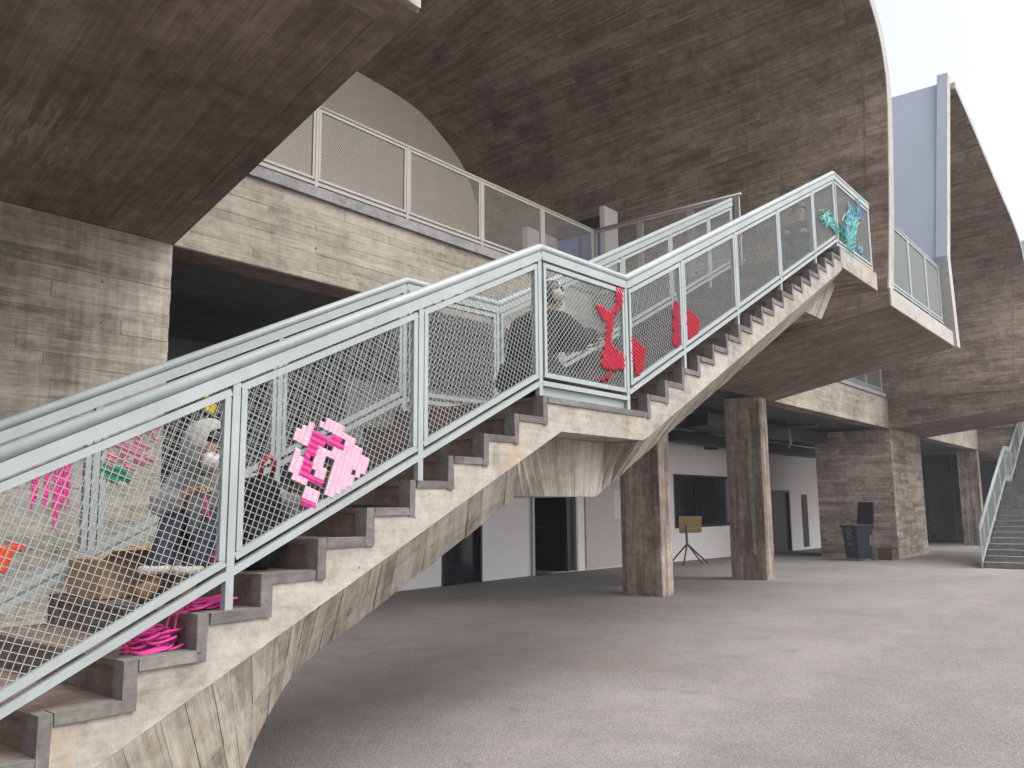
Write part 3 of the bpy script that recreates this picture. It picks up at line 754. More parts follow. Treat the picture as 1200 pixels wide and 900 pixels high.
# openings in shell wall at terrace: pale fin wall, window coloured like reflected sky
root = thing('terrace_doorway', (13.5, 8.8, 5.1), 'pale framed doorway with glass coloured blue for reflected sky where the vault meets the terrace', 'doorway')
mb = MB(); mb.box(13.18, 13.66, 8.25, 8.36, 5.102, 7.36); build('fin_wall', mb, 'white', root)
mb = MB(); mb.box(12.5, 13.52, 9.6, 9.72, 5.102, 7.06); build('fin_wall', mb, 'white', root)
mb = MB(); mb.box(13.46, 13.56, 8.37, 9.59, 7.02, 7.3); build('lintel', mb, 'dark_wall', root)
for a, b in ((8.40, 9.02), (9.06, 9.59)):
    mb = MB(); mb.box(13.5, 13.52, a, b, 5.102, 7.0); build('pane', mb, 'glass_sky_painted', root)
mb = MB(); mb.box(13.47, 13.53, 9.021, 9.059, 5.102, 7.01); mb.box(13.47, 13.53, 8.362, 8.399, 5.102, 7.01); build('glass_frame', mb, 'steel', root)

# ------------------------------------------------------------------ stairs
T, RZ, SL = 0.31467, 0.15, 0.15 / 0.31467
XS0, XL0, XU0, XT = 1.4331, 4.580, 6.009, 11.36
YN, YF, YC = 3.397, 4.85, 4.1235
def L1low(x): return 2.171 + (x - 4.79) * SL
def L1up(x): return 4.84 - (11.53 - x) * SL

def make_stair(label, dx=0.0, dy=0.0, dz=0.0, seed=5, stone='riser'):
    O = Vector((dx, dy, dz)); rg = random.Random(seed)
    root = thing('concrete_stair', (dx - 0.45, dy + YC, dz), label, 'staircase', 'outdoor concrete staircases')
    steps = [(XS0 + i * T, 0.9 + RZ * i, T) for i in range(-5, 10)] + [(XL0, 2.4, XU0 - XL0)] + [(XU0 + i * T, 2.55 + RZ * i, T if i < 17 else 0.08) for i in range(0, 18)]
    def V(p): return Vector(p) + O
    # steps: tread + riser block each
    for (x, z, w) in steps:
        mb = MB(); y0, y1 = YN + 0.075, YF - 0.075
        nose = 0.012
        P = [(x + 0.004, y0, z - RZ), (x + w + 0.003, y0, z - RZ), (x + w + 0.003, y1, z - RZ), (x + 0.004, y1, z - RZ),
             (x + 0.004, y0, z - 0.026), (x + w + 0.003, y0, z - 0.026), (x + w + 0.003, y1, z - 0.026), (x + 0.004, y1, z - 0.026)]
        mb.hexa([V(p) for p in P])
        Q = [(x - nose, y0, z - 0.025), (x + w + 0.003, y0, z - 0.025), (x + w + 0.003, y1, z - 0.025), (x - nose, y1, z - 0.025),
             (x - nose, y0, z), (x + w + 0.003, y0, z), (x + w + 0.003, y1, z), (x - nose, y1, z)]
        mb.hexa([V(p) for p in Q])
        build('step', mb, stone, root)
    # mortar trims following the step profile on both sides
    for ya, yb in ((YN - 0.012, YN + 0.078), (YF - 0.078, YF + 0.012)):
        mb = MB()
        for i, (x, z, w) in enumerate(steps):
            j = lambda: rg.uniform(-0.006, 0.006)
            def bx(x0, x1, z0, z1):
                mb.hexa([V(p) for p in ((x0, ya + j(), z0), (x1, ya + j(), z0), (x1, yb, z0), (x0, yb, z0), (x0, ya + j(), z1), (x1, ya + j(), z1), (x1, yb, z1), (x0, yb, z1))])
            bx(x - 0.016, x + 0.036 + j(), z - RZ - 0.044, z + 0.005)
            if w > 0.1: bx(x + 0.0425, x + w - 0.0165, z - 0.042 + j(), z + 0.0045)
        et = build('edge_trim', mb, 'trim', root)
        bv = et.modifiers.new('bevel', 'BEVEL'); bv.width = 0.006; bv.segments = 2; bv.limit_method = 'ANGLE'
    # fascia body
    def lowz(x):
        if x <= 4.79: return max(0.0, L1low(x))
        if x <= 5.93: return 2.171
        return L1up(x)
    mb = MB()
    for (x, z, w) in steps:
        xa, xb, zt = x + 0.01, x + w + 0.01, z - 0.012
        brk = [xa] + [k for k in (4.79, 5.93) if xa < k < xb] + [xb]
        for p, q in zip(brk, brk[1:]):
            for yy in (YN, YF):
                mb.face([V((p, yy, lowz(p))), V((q, yy, lowz(q))), V((q, yy, zt)), V((p, yy, zt))], [(p, lowz(p)), (q, lowz(q)), (q, zt), (p, zt)], 0.5)
            mb.face([V((p, YN, lowz(p))), V((p, YF, lowz(p))), V((q, YF, lowz(q))), V((q, YN, lowz(q)))], None, 0.5)
    build('fascia_body', mb, 'fascia', root)
    # webs below: board marked, leaning inward to a narrow bottom
    YBt = 3.80
    k2 = YBt / 3.55
    L2 = [(x * k2, 1.66 + (z - 1.66) * k2) for x, z in ((2.20, 0.11), (2.33, 0.28), (2.41, 0.47), (2.47, 0.58), (2.55, 0.70), (2.66, 0.83), (2.80, 0.92), (2.97, 1.0), (3.71, 1.35), (4.1, 1.545), (4.44, 1.72))]
    L2 = catmull(L2, 4)
    XA, XB2, XE = 4.44 * k2, 5.44 * k2, 10.33 * k2
    ZB, ZE = 1.66 + (1.72 - 1.66) * k2, 1.66 + (4.04 - 1.66) * k2
    cum = [0]
    for a, b in zip(L2, L2[1:]): cum.append(cum[-1] + math.hypot(b[0] - a[0], b[1] - a[1]))
    def l2(f):
        s = f * cum[-1]
        for i in range(len(cum) - 1):
            if s <= cum[i + 1] + 1e-9:
                t = (s - cum[i]) / (cum[i + 1] - cum[i]); return Vector((lerp(L2[i][0], L2[i + 1][0], t), YBt, lerp(L2[i][1], L2[i + 1][1], t)))
        return Vector((L2[-1][0], YBt, L2[-1][1]))
    def strips(mb, topf, botf, n, split=0.0, dmax=0.007, gap=0.004, mirror=False):
        cuts = [0]
        while cuts[-1] < 1: cuts.append(cuts[-1] + rg.uniform(0.7, 1.3) / n)
        cuts[-1] = 1
        for a, b in zip(cuts, cuts[1:]):
            rows = [(0, 1)]
            if split and a < split: k = rg.uniform(0.42, 0.58); rows = [(0, k), (k, 1)]
            for r0, r1 in rows:
                d = rg.uniform(0, dmax); tint = rg.random(); uo = rg.uniform(0, 40)
                g = gap / 2 / max(0.2, n * 0.1)
                a2, b2 = a + 0.0006, b - 0.0006
                P = [topf(a2).lerp(botf(a2), r0 + 0.002), topf(b2).lerp(botf(b2), r0 + 0.002), topf(b2).lerp(botf(b2), r1 - 0.004), topf(a2).lerp(botf(a2), r1 - 0.004)]
                nrm = (P[1] - P[0]).cross(P[3] - P[0]).normalized()
                if nrm.y > 0: nrm = -nrm
                Q = [p + nrm * (0.002 + d * (0.3 if k_ < 2 else 1)) for k_, p in enumerate(P)]
                def mir(p): return Vector((p.x, 2 * YC - p.y, p.z)) if mirror else p
                P = [V(mir(p)) for p in P]; Q = [V(mir(p)) for p in Q]
                hgt = (P[0] - P[3]).length; wd = (P[0] - P[1]).length
                uv = [(uo, 0), (uo, wd), (uo + hgt, wd), (uo + hgt, 0)]
                mb.face(Q, uv, tint)
                for i in range(4): mb.face([P[i], P[(i + 1) % 4], Q[(i + 1) % 4], Q[i]], [uv[i], uv[(i + 1) % 4], uv[(i + 1) % 4], uv[i]], tint)
    # web definitions
    tl = lambda f: Vector((lerp(1.9, 4.29, f), YN + 0.004, L1low(lerp(1.9, 4.29, f))))
    bl = l2
    t0 = lambda f: Vector((lerp(0.35, 1.9, f), YN + 0.004, L1low(lerp(0.35, 1.9, f))))
    b0 = lambda f: Vector((lerp(0.5, L2[0][0], f), lerp(YN + 0.1, YBt, f), 0.0))
    def tm(f):
        if f < 0.3: k = f / 0.3; return Vector((lerp(4.29, 4.79, k), lerp(YN + 0.004, 3.72, k), lerp(1.93, 2.168, k)))
        k = (f - 0.3) / 0.7; return Vector((lerp(4.79, 5.92, k), lerp(3.72, 3.76, k), 2.168))
    bm_ = lambda f: Vector((lerp(XA, XB2, f), YBt, ZB))
    def tu(f):
        if f < 0.06: k = f / 0.06; return Vector((lerp(5.92, 5.96, k), lerp(3.76, YN + 0.004, k), 2.168))
        k = (f - 0.06) / 0.94; x = lerp(5.96, 11.45, k); return Vector((x, YN + 0.004, L1up(x) - 0.001))
    bu = lambda f: Vector((lerp(XB2, XE, f), YBt, lerp(ZB, ZE, f)))
    tt = lambda f: Vector((lerp(11.45, 12.3, f), lerp(YN + 0.004, 3.75, min(1, f * 4)), 4.842))
    XG = 10.92 * k2
    bt = lambda f: Vector((lerp(XE, XG, f), YBt, ZE))
    te = lambda f: Vector((12.3, lerp(3.75, YC, f), 4.842)); be = lambda f: Vector((XG, lerp(YBt, YC, f), ZE))
    for mir in (False, True):
        mb = MB()
        strips(mb, t0, b0, 12, 1.1, mirror=mir); strips(mb, tl, bl, 24, 0.45, mirror=mir)
        strips(mb, tm, bm_, 11, 0, 0.006, mirror=mir); strips(mb, tu, bu, 46, 0, 0.006, mirror=mir)
        strips(mb, tt, bt, 9, 0, 0.006, mirror=mir); strips(mb, te, be, 2, 0, 0.004, mirror=mir)
        build('web_boards', mb, 'web', root)
    # solid core behind the boards incl. bottom face
    mb = MB()
    def core(topf, botf, n):
        for k in range(n):
            a, b = k / n, (k + 1) / n
            A, B, C, D_ = topf(a), topf(b), botf(b), botf(a)
            m = lambda p: Vector((p.x, 2 * YC - p.y, p.z))
            mb.face([V(A), V(D_), V(C), V(B)], None, 0.4); mb.face([V(m(A)), V(m(B)), V(m(C)), V(m(D_))], None, 0.4)
            mb.face([V(D_), V(m(D_)), V(m(C)), V(C)], None, 0.4)
    core(t0, b0, 4); core(tl, bl, 24); core(tm, bm_, 10); core(tu, bu, 40); core(tt, bt, 6)
    mb.face([V(tt(1)), V(bt(1)), V(Vector((XG, 2 * YC - YBt, ZE))), V(Vector((12.3, 2 * YC - 3.75, 4.842)))], None, 0.4)
    build('web_core', mb, 'web', root)
    return root

make_stair('long concrete staircase rising to the right across the picture, with people sitting on it')
make_stair('second concrete staircase far right, seen from its foot', 25.87, -0.32, -0.10, 9, 'step_veil_grey')

# ------------------------------------------------------------------ railings with welded mesh
def clip_line(poly, p, d):
    """clip infinite line p + t d to convex polygon (2D) -> (t0, t1) or None"""
    t0, t1 = -1e9, 1e9
    n = len(poly)
    for i in range(n):
        a, b = poly[i], poly[(i + 1) % n]
        ex, ez = b[0] - a[0], b[1] - a[1]
        nx, nz = -ez, ex               # inward normal for ccw
        den = nx * d[0] + nz * d[1]; num = nx * (p[0] - a[0]) + nz * (p[1] - a[1])
        if abs(den) < 1e-12:
            if num < 0: return None
            continue
        t = -num / den
        if den > 0: t0 = max(t0, t)
        else: t1 = min(t1, t)
    return (t0, t1) if t1 - t0 > 0.01 else None

def wire_mesh(poly, ang, pitch, r, to3, off=0.0035):
    mb = MB(); cx = sum(p[0] for p in poly) / 4; cz = sum(p[1] for p in poly) / 4
    rad = max(math.hypot(p[0] - cx, p[1] - cz) for p in poly)
    for k_, a in enumerate((ang + math.pi / 4, ang - math.pi / 4)):
        d = (math.cos(a), math.sin(a)); nn = (-d[1], d[0])
        base = cx * nn[0] + cz * nn[1]
        i0 = math.floor((base - rad) / pitch); i1 = math.ceil((base + rad) / pitch)
        for i in range(i0, i1 + 1):
            s = i * pitch; p = (nn[0] * s, nn[1] * s)
            c = clip_line(poly, p, d)
            if c:
                o = off if k_ else -off
                A = to3(p[0] + d[0] * c[0], p[1] + d[1] * c[0], o); B = to3(p[0] + d[0] * c[1], p[1] + d[1] * c[1], o)
                # square wire
                dv = (Vector(B) - Vector(A)).normalized(); n1 = Vector(to3(0, 0, 1)) - Vector(to3(0, 0, 0)); n1.normalize(); n2 = dv.cross(n1)
                q = [(-1, -1), (1, -1), (1, 1), (-1, 1)]
                Ra = [Vector(A) + n1 * u * r + n2 * v * r for u, v in q]; Rb = [Vector(B) + n1 * u * r + n2 * v * r for u, v in q]
                for j in range(4): mb.face([Ra[j], Ra[(j + 1) % 4], Rb[(j + 1) % 4], Rb[j]])
    return mb

def railing(label, cat, to3, segs, loc, group, tube_r=0.031, plate=True, mat='rail', pitch=0.031, wr=0.0015, frame=0.034, foot=None, light=False, name='mesh_railing'):
    """segs: list of (x0, zr0, x1, zr1, angle, zb0, zb1, posts) in plane coords;
    zr = handrail axis height, zb = panel bottom height, posts = list of x"""
    root = thing(name, loc, label, cat, group)
    # handrail
    pts = [(segs[0][0], segs[0][1])]
    for s in segs: pts.append((s[2], s[3]))
    dense = []
    for i, p in enumerate(pts):
        if 0 < i < len(pts) - 1:
            a, b = pts[i - 1], pts[i + 1]
            for q, f in ((a, 0.05), (None, 0), (b, 0.05)):
                if q is None: dense.append(p)
                else:
                    l = math.hypot(q[0] - p[0], q[1] - p[1]); dense.append((p[0] + (q[0] - p[0]) * f / l, p[1] + (q[1] - p[1]) * f / l))
        else: dense.append(p)
    mb = MB(); mb.tube([to3(x, z, 0) for x, z in dense], tube_r, 14); build('handrail', mb, mat, root, smooth=True)
    n1 = Vector(to3(0, 0, 1)) - Vector(to3(0, 0, 0))
    up = Vector(to3(0, 1, 0)) - Vector(to3(0, 0, 0))
    for (x0, r0, x1, r1, ang, b0, b1, posts) in segs:
        fr = lambda x: lerp(r0, r1, (x - x0) / (x1 - x0)); fb = lambda x: lerp(b0, b1, (x - x0) / (x1 - x0))
        if plate:
            hp = 0.062
            mb = MB(); mb.bar(to3(x0, r0 - tube_r - hp / 2 + 0.004, 0), to3(x1, r1 - tube_r - hp / 2 + 0.004, 0), 0.045, hp * math.cos(ang), up)
            build('top_plate', mb, mat, root); ptop = tube_r + hp
        else: ptop = tube_r * 0.6
        mb = MB(); mb.bar(to3(x0, b0 - 0.045, 0), to3(x1, b1 - 0.045, 0), 0.038, 0.034, up); build('bottom_rail', mb, mat, root)
        for px in posts:
            z0 = foot(px) if foot else fb(px) - 0.12
            mb = MB(); mb.bar(to3(px, z0, 0), to3(px, fr(px) - ptop + 0.006, 0), 0.040, 0.036, n1); build('post', mb, mat, root)
        xs_ = [x0 if (not posts or posts[0] - x0 > 0.12) else None] + list(posts) + [x1 if (not posts or x1 - posts[-1] > 0.12) else None]
        xs_ = [x for x in xs_ if x is not None]
        for a, b in zip(xs_, xs_[1:]):
            if b - a < 0.2: continue
            a2, b2 = a + 0.026, b - 0.026
            tz = lambda x: fr(x) - ptop - 0.012; bz = lambda x: fb(x)
            c = [(a2, bz(a2)), (b2, bz(b2)), (b2, tz(b2)), (a2, tz(a2))]
            mb = MB(); w = frame; dp = 0.032
            h = w / 2
            mb.bar(to3(a2, bz(a2) + h, 0), to3(b2, bz(b2) + h, 0), dp, w, up)
            mb.bar(to3(a2, tz(a2) - h, 0), to3(b2, tz(b2) - h, 0), dp, w, up)
            for xx, sgn in ((a2, 1), (b2, -1)):
                xm = xx + sgn * h
                mb.bar(to3(xm, bz(xm) + w * 0.97, 0), to3(xm, tz(xm) - w * 0.97, 0), dp * 0.97, w, n1)
            pan = build('panel_frame', mb, mat, root)
            e = w * 0.5
            poly = [(a2 + e, bz(a2 + e) + e), (b2 - e, bz(b2 - e) + e), (b2 - e, tz(b2 - e) - e), (a2 + e, tz(a2 + e) - e)]
            wm = wire_mesh(poly, ang, pitch, wr, to3)
            build('wire_mesh', wm, 'wire' if mat == 'rail' else mat, pan, kind='stuff')
    return root

def stair_floor(x):
    if x < XL0: i = math.floor((x - XS0) / T); return 0.9 + RZ * i
    if x < XU0: return 2.4
    i = math.floor((x - XU0) / T); return min(5.1, 2.55 + RZ * i)
ANG = math.atan(SL)
RH = 1.05
def stair_rail(label, y, dx=0, dz=0, top=True, xend=11.45):
    to3 = lambda x, z, o: Vector((x + dx, y + o, z + dz))
    zl = lambda x: 2.4 + (x - XL0) * SL; zu = lambda x: 2.55 + (x - XU0) * SL
    segs = [(-0.42, zl(-0.42) + RH, 4.62, 3.475, ANG, zl(-0.42) + 0.135, zl(4.62) + 0.135, [-0.38, 0.95, 2.22, 3.43, 4.60]),
            (4.62, 3.475, 5.79, 3.495, 0.0, 2.545, 2.545, [4.62, 5.77] if False else [5.77]),
            (5.79, 3.495, xend, zu(xend) + RH, ANG, zu(5.79) + 0.15, zu(xend) + 0.135, [6.78, 8.0, 9.25, 10.5, 11.42] if top else [6.78, 8.0, 9.17, 10.3, xend - 0.04])]
    if top: segs.append((xend, zu(xend) + RH, 13.08, zu(xend) + RH + 0.005, 0.0, 5.21, 5.21, [13.05]))
    rt = railing(label, 'railing', to3, segs, (dx, y, dz), 'stair railings with wire mesh panels', foot=stair_floor)
    mb = MB(); mb.box(4.64 + dx, 5.74 + dx, y + 0.012, y + 0.02, 2.415 + dz, 2.485 + dz); build('kick_plate', mb, 'rail', rt)
    return rt
YRN, YRF = 3.445, 4.80
stair_rail('pale grey-green mesh railing on the near side of the long stair', YRN)
stair_rail('pale grey-green mesh railing on the far side of the long stair, behind the people', YRF, top=False, xend=11.12)
stair_rail('pale mesh railing along the left side of the second staircase at the far right', YRF - 0.32, 25.87, -0.1, False)

# terrace railings
to3u = lambda x, z, o: Vector((x, 7.50 + o, z))
railing('long mesh railing with beige light cast painted in, on the beam edge of the upper terrace', 'railing', to3u, [(4.1, 6.29, 11.6, 6.29, 0.0, 5.385, 5.385, [4.32, 5.77, 7.22, 8.68, 10.14, 11.58])], (7.8, 7.5, 5.27), 'upper terrace railings', 0.024, False, 'rail_lit_beige', 0.030, 0.0016, 0.03, foot=lambda x: 5.262)
to3v = lambda y, z, o: Vector((11.62 + o, 7.5 - y, z))
railing('mesh railing with beige light cast painted in, running from the terrace corner out to the stair head', 'railing', to3v, [(0.0, 6.29, 2.65, 6.29, 0.0, 5.30, 5.30, [0.9, 1.8, 2.6])], (11.62, 6.2, 5.1), 'upper terrace railings', 0.024, False, 'rail_lit_beige', 0.030, 0.0016, 0.03, foot=lambda x: 5.09)
to3r = lambda x, z, o: Vector((x, 7.50 + o, z))
railing('far terrace mesh railing under the second vault, above the shaded beam', 'railing', to3r, [(19.3, 6.2, 28.9, 6.2, 0.0, 5.29, 5.29, [19.4, 20.9, 22.4, 23.9, 25.4, 26.9, 28.55])], (24, 7.5, 5.17), 'upper terrace railings', 0.024, False, 'rail', 0.032, 0.0018, 0.03, foot=lambda x: 5.165)
to3b = lambda x, z, o: Vector((x, 3.60 + o, z))
railing('small pale mesh railing on the balcony right of the stair top', 'railing', to3b, [(14.75, 6.45, 18.6, 6.45, 0.0, 5.32, 5.32, [14.8, 16.08, 17.35, 18.5])], (16.7, 3.6, 5.1), 'upper terrace railings', 0.026, False, 'rail', 0.024, 0.0020, 0.034, foot=lambda x: 5.09)

# ------------------------------------------------------------------ yarn works woven into the mesh
def inside(poly, x, z):
    c = False; n = len(poly)
    for i in range(n):
        (x1, z1), (x2, z2) = poly[i], poly[(i + 1) % n]
        if (z1 > z) != (z2 > z) and x < (x2 - x1) * (z - z1) / (z2 - z1) + x1: c = not c
    return c

# pixel -> plane Y = y, so outlines read off the photograph become real sizes on the railing
def px(u, v, y):
    d = Fv + R2 * ((u - 600) / FPX) - U2 * ((v - 450) / FPX)
    k = y / d.y; return (d.x * k, 1.66 + d.z * k)

def weave(mb, poly, y, ang, pitch, along=0, strands=4, rg=rnd, fill=1.0):
    """yarn wound over each mesh cell whose centre lies inside poly"""
    a = ang + math.pi / 4; b = ang - math.pi / 4
    ea, eb = (math.cos(a), math.sin(a)), (math.cos(b), math.sin(b))
    xs_, zs_ = [p[0] for p in poly], [p[1] for p in poly]
    R = max(max(xs_) - min(xs_), max(zs_) - min(zs_)); cx, cz = sum(xs_) / len(xs_), sum(zs_) / len(zs_)
    det = ea[0] * eb[1] - ea[1] * eb[0]
    u0 = (cx * eb[1] - cz * eb[0]) / det; v0 = (ea[0] * cz - ea[1] * cx) / det
    n = int(R / pitch) + 2
    for i in range(int(u0 / pitch) - n, int(u0 / pitch) + n):
        for j in range(int(v0 / pitch) - n, int(v0 / pitch) + n):
            uc, vc = (i + 0.5) * pitch, (j + 0.5) * pitch
            X, Z = ea[0] * uc + eb[0] * vc, ea[1] * uc + eb[1] * vc
            if not inside(poly, X, Z) or rg.random() > fill: continue
            d, p = (ea, eb) if along == 0 else (eb, ea)
            for k in range(strands):
                o = ((k + 0.5) / strands - 0.5) * pitch * 1.02; hl = pitch * 0.53
                jz = rg.uniform(-0.0012, 0.0012)
                A = Vector((X + p[0] * o - d[0] * hl, y - 0.004 + jz, Z + p[1] * o - d[1] * hl))
                Mi = Vector((X + p[0] * (o + jz), y - 0.011 + jz, Z + p[1] * (o + jz)))
                B = Vector((X + p[0] * o + d[0] * hl, y - 0.004 - jz, Z + p[1] * o + d[1] * hl))
                mb.tube([A, Mi, B], pitch / strands * 0.62, 5, False)
    return mb

def crop(pts, ox, oy, sc, y): return [px(ox + x * sc, oy + z * sc, y) for x, z in pts]
PY = YRN - 0.006
root = thing('yarn_weaving', (*px(380, 595, PY)[:1], PY, px(380, 595, PY)[1]), 'pale and hot pink yarn weaving of square blocks on the second mesh panel', 'yarn artwork', 'yarn works woven into the mesh')
k6 = 160 / 960
pale = [[(200, 190), (300, 150), (275, 245), (215, 320), (140, 280), (150, 225)], [(130, 365), (205, 335), (170, 510), (110, 470)],
        [(330, 150), (420, 135), (495, 165), (495, 240), (400, 235), (330, 180)],
        [(495, 230), (590, 265), (580, 330), (655, 395), (645, 485), (600, 560), (585, 515), (440, 455), (425, 410), (500, 415)],
        [(325, 325), (490, 365), (500, 420), (420, 420), (360, 385), (352, 545), (285, 510), (278, 400)],
        [(410, 470), (575, 535), (545, 580), (430, 650), (370, 705), (360, 640)], [(205, 590), (335, 620), (315, 715), (195, 690)], [(145, 515), (235, 550), (225, 580), (145, 560)]]
hot = [[(285, 222), (410, 275), (395, 240), (472, 255), (492, 345), (385, 308), (305, 318), (262, 400), (250, 500), (350, 545), (338, 592), (170, 520)], [(193, 690), (314, 720), (302, 755), (188, 718)]]
mb = MB()
for p in pale: weave(mb, crop(p, 320, 470, k6, PY), PY, ANG, 0.031, 1, 4)
build('pale_pink_yarn', mb, 'pale_pink', root, kind='stuff')
mb = MB()
for p in hot: weave(mb, crop(p, 320, 470, k6, PY), PY, ANG, 0.031, 0, 5)
build('hot_pink_yarn', mb, 'hot', root, kind='stuff')

kr = 210 / 1196
reds = [([(385, 275), (420, 272), (480, 325), (515, 260), (518, 165), (545, 145), (568, 160), (565, 265), (540, 290), (505, 335), (505, 400), (470, 405), (390, 310)], 0.0),
        ([(452, 400), (500, 400), (490, 440), (492, 540), (560, 600), (585, 615), (578, 690), (480, 708), (418, 690), (438, 580), (450, 500)], 0.0),
        ([(618, 480), (700, 540), (718, 570), (690, 705), (660, 752), (622, 640)], ANG)]
root = thing('yarn_weaving', (5.6, PY, 2.7), 'red yarn weaving branching across the landing panel corner', 'yarn artwork', 'yarn works woven into the mesh')
mb = MB()
for p, a in reds: weave(mb, crop(p, 630, 310, kr, PY), PY, a, 0.031, 0, 4)
weave(mb, crop([(400, 740), (480, 720), (470, 790), (400, 780)], 630, 310, kr, PY), PY, 0, 0.031, 1, 2, fill=0.5)
build('red_yarn', mb, 'red', root, kind='stuff')
root = thing('yarn_weaving', (6.9, PY, 2.8), 'small red yarn patches on both sides of an upper flight post', 'yarn artwork', 'yarn works woven into the mesh')
mb = MB()
for p in ([(905, 250), (937, 250), (947, 560), (898, 520)], [(985, 310), (1020, 308), (1077, 380), (1062, 470), (1003, 505), (988, 400)]): weave(mb, crop(p, 630, 310, kr, PY), PY, ANG, 0.031, 0, 4)
build('red_yarn', mb, 'red', root, kind='stuff')

def noodles(mb, path, n, spread, r, y, rg, ywob=0.012):
    for k in range(n):
        pts = []; ph = rg.uniform(0, 6.28); off = rg.gauss(0, spread); s = rg.uniform(0, 0.3); e = rg.uniform(0.7, 1.0)
        for i in range(9):
            f = lerp(s, e, i / 8) * (len(path) - 1); j = min(int(f), len(path) - 2); t = f - j
            x = lerp(path[j][0], path[j + 1][0], t); z = lerp(path[j][1], path[j + 1][1], t)
            dx, dz = path[j + 1][0] - path[j][0], path[j + 1][1] - path[j][1]; l = math.hypot(dx, dz) or 1
            o = off + math.sin(ph + i * 1.7) * spread * 0.7
            pts.append((x - dz / l * o, y + rg.uniform(-ywob, ywob * 0.3), z + dx / l * o))
        mb.tube(pts, r, 5, False)
kt = 120 / 900
root = thing('yarn_weaving', (12.0, PY, 5.2), 'aqua and blue loose yarn tangle at the top corner of the stair', 'yarn artwork', 'yarn works woven into the mesh')
rg = random.Random(3); mb = MB()
noodles(mb, crop([(200, 450), (260, 510), (300, 490), (350, 560), (400, 640)], 930, 190, kt, PY), 20, 0.055, 0.006, PY - 0.01, rg)
noodles(mb, crop([(540, 800), (470, 700), (470, 560), (520, 480), (520, 400)], 930, 190, kt, PY), 26, 0.12, 0.0065, PY - 0.01, rg)
build('aqua_yarn', mb, 'teal', root, kind='stuff')
mb = MB()
noodles(mb, crop([(470, 700), (480, 520), (485, 350)], 930, 190, kt, PY), 14, 0.05, 0.0065, PY - 0.014, rg); noodles(mb, crop([(530, 400), (570, 420), (575, 520)], 930, 190, kt, PY), 9, 0.05, 0.006, PY - 0.014, rg)
noodles(mb, crop([(540, 740), (580, 800), (600, 810)], 930, 190, kt, PY), 5, 0.05, 0.006, PY - 0.014, rg)
build('blue_yarn', mb, 'sky_yarn', root, kind='stuff')
mb = MB(); noodles(mb, crop([(385, 600), (410, 610), (450, 700)], 930, 190, kt, PY), 9, 0.05, 0.0065, PY - 0.012, rg); build('green_yarn', mb, 'green', root, kind='stuff')

PF = YRF - 0.008
root = thing('yarn_strips', (2.0, PF, 1.55), 'four ragged hot pink yarn strips hanging on the far railing', 'yarn artwork', 'yarn works on the far railing')
mb = MB(); rg = random.Random(9)
for a, b in (((43, 546), (38, 598)), ((57, 543), (52, 600)), ((68, 538), (65, 622)), ((79, 533), (76, 604))):
    for q in range(2):
        noodles(mb, [px(a[0] + q * 3 - 1, a[1], PF), px((a[0] + b[0]) / 2 + q * 3 - 2, (a[1] + b[1]) / 2, PF), px(b[0] + q * 2 - 1, b[1] - q * 9, PF)], 7, 0.004, 0.0042, PF, rg)
build('pink_strip', mb, 'hot', root, kind='stuff')
root = thing('yarn_weaving', (2.4, PF, 1.9), 'faded dusty pink yarn squares with a green corner on the far railing', 'yarn artwork', 'yarn works on the far railing')
mb = MB(); weave(mb, [px(*q, PF) for q in ((128, 515), (185, 497), (178, 540), (150, 552), (112, 545))], PF, ANG, 0.031, 0, 3, fill=0.6, rg=random.Random(2)); build('dusty_pink_yarn', mb, 'dusty', root, kind='stuff')
mb = MB(); weave(mb, [px(*q, PF) for q in ((122, 538), (135, 548), (152, 552), (150, 562), (118, 566), (114, 550))], PF, ANG, 0.031, 0, 3, fill=0.8, rg=random.Random(2)); build('green_yarn', mb, 'green', root, kind='stuff')
o = build('yarn_patch', weave(MB(), [px(*q, PF) for q in ((-6, 635), (24, 641), (14, 655), (6, 668), (-8, 664))], PF, ANG, 0.031, 1, 4), 'orange'); tag(o, 'bright orange yarn patch on the far railing at the left edge', 'yarn artwork', 'yarn works on the far railing')
o = build('yarn_patch', weave(MB(), [px(*q, PF) for q in ((242, 466), (252, 466), (250, 482), (240, 482))], PF, ANG, 0.031, 1, 4), 'yellow'); tag(o, 'small yellow yarn patch on the far railing above the hooded person', 'yarn artwork', 'yarn works on the far railing')

# ------------------------------------------------------------------ rope pile
def tangle(mb, c, rx, ry, h, n, r, rg):
    for k in range(n):
        a = rg.uniform(0, 6.28); pts = []
        cx, cy = c[0] + rg.uniform(-rx, rx) * 0.55, c[1] + rg.uniform(-ry, ry) * 0.55
        z = c[2] + r + rg.random() ** 1.6 * h
        l1, l2_ = rg.uniform(0.3, 0.6) * rx, rg.uniform(0.15, 0.4) * ry
        ph_ = rg.uniform(4.0, 5.2)
        for i in range(22):
            t = i / 21 * ph_
            pts.append((cx + math.cos(a + t) * l1, cy + math.sin(a + t) * l2_ , z + math.sin(t * 1.7 + a) * 0.008))
        mb.tube(pts, r, 6)
rg = random.Random(21)
root = thing('yarn_rope', (1.95, 3.58, 1.05), 'tangled hot pink yarn rope spilling over two steps by the railing foot', 'rope')
mb = MB(); tangle(mb, (1.94, 3.60, 1.055), 0.15, 0.14, 0.075, 30, 0.0062, rg); build('lower_coil', mb, 'hot', root, smooth=True)
mb = MB(); tangle(mb, (2.19, 3.58, 1.205), 0.16, 0.09, 0.035, 16, 0.0062, rg); build('upper_coil', mb, 'hot', root, smooth=True)
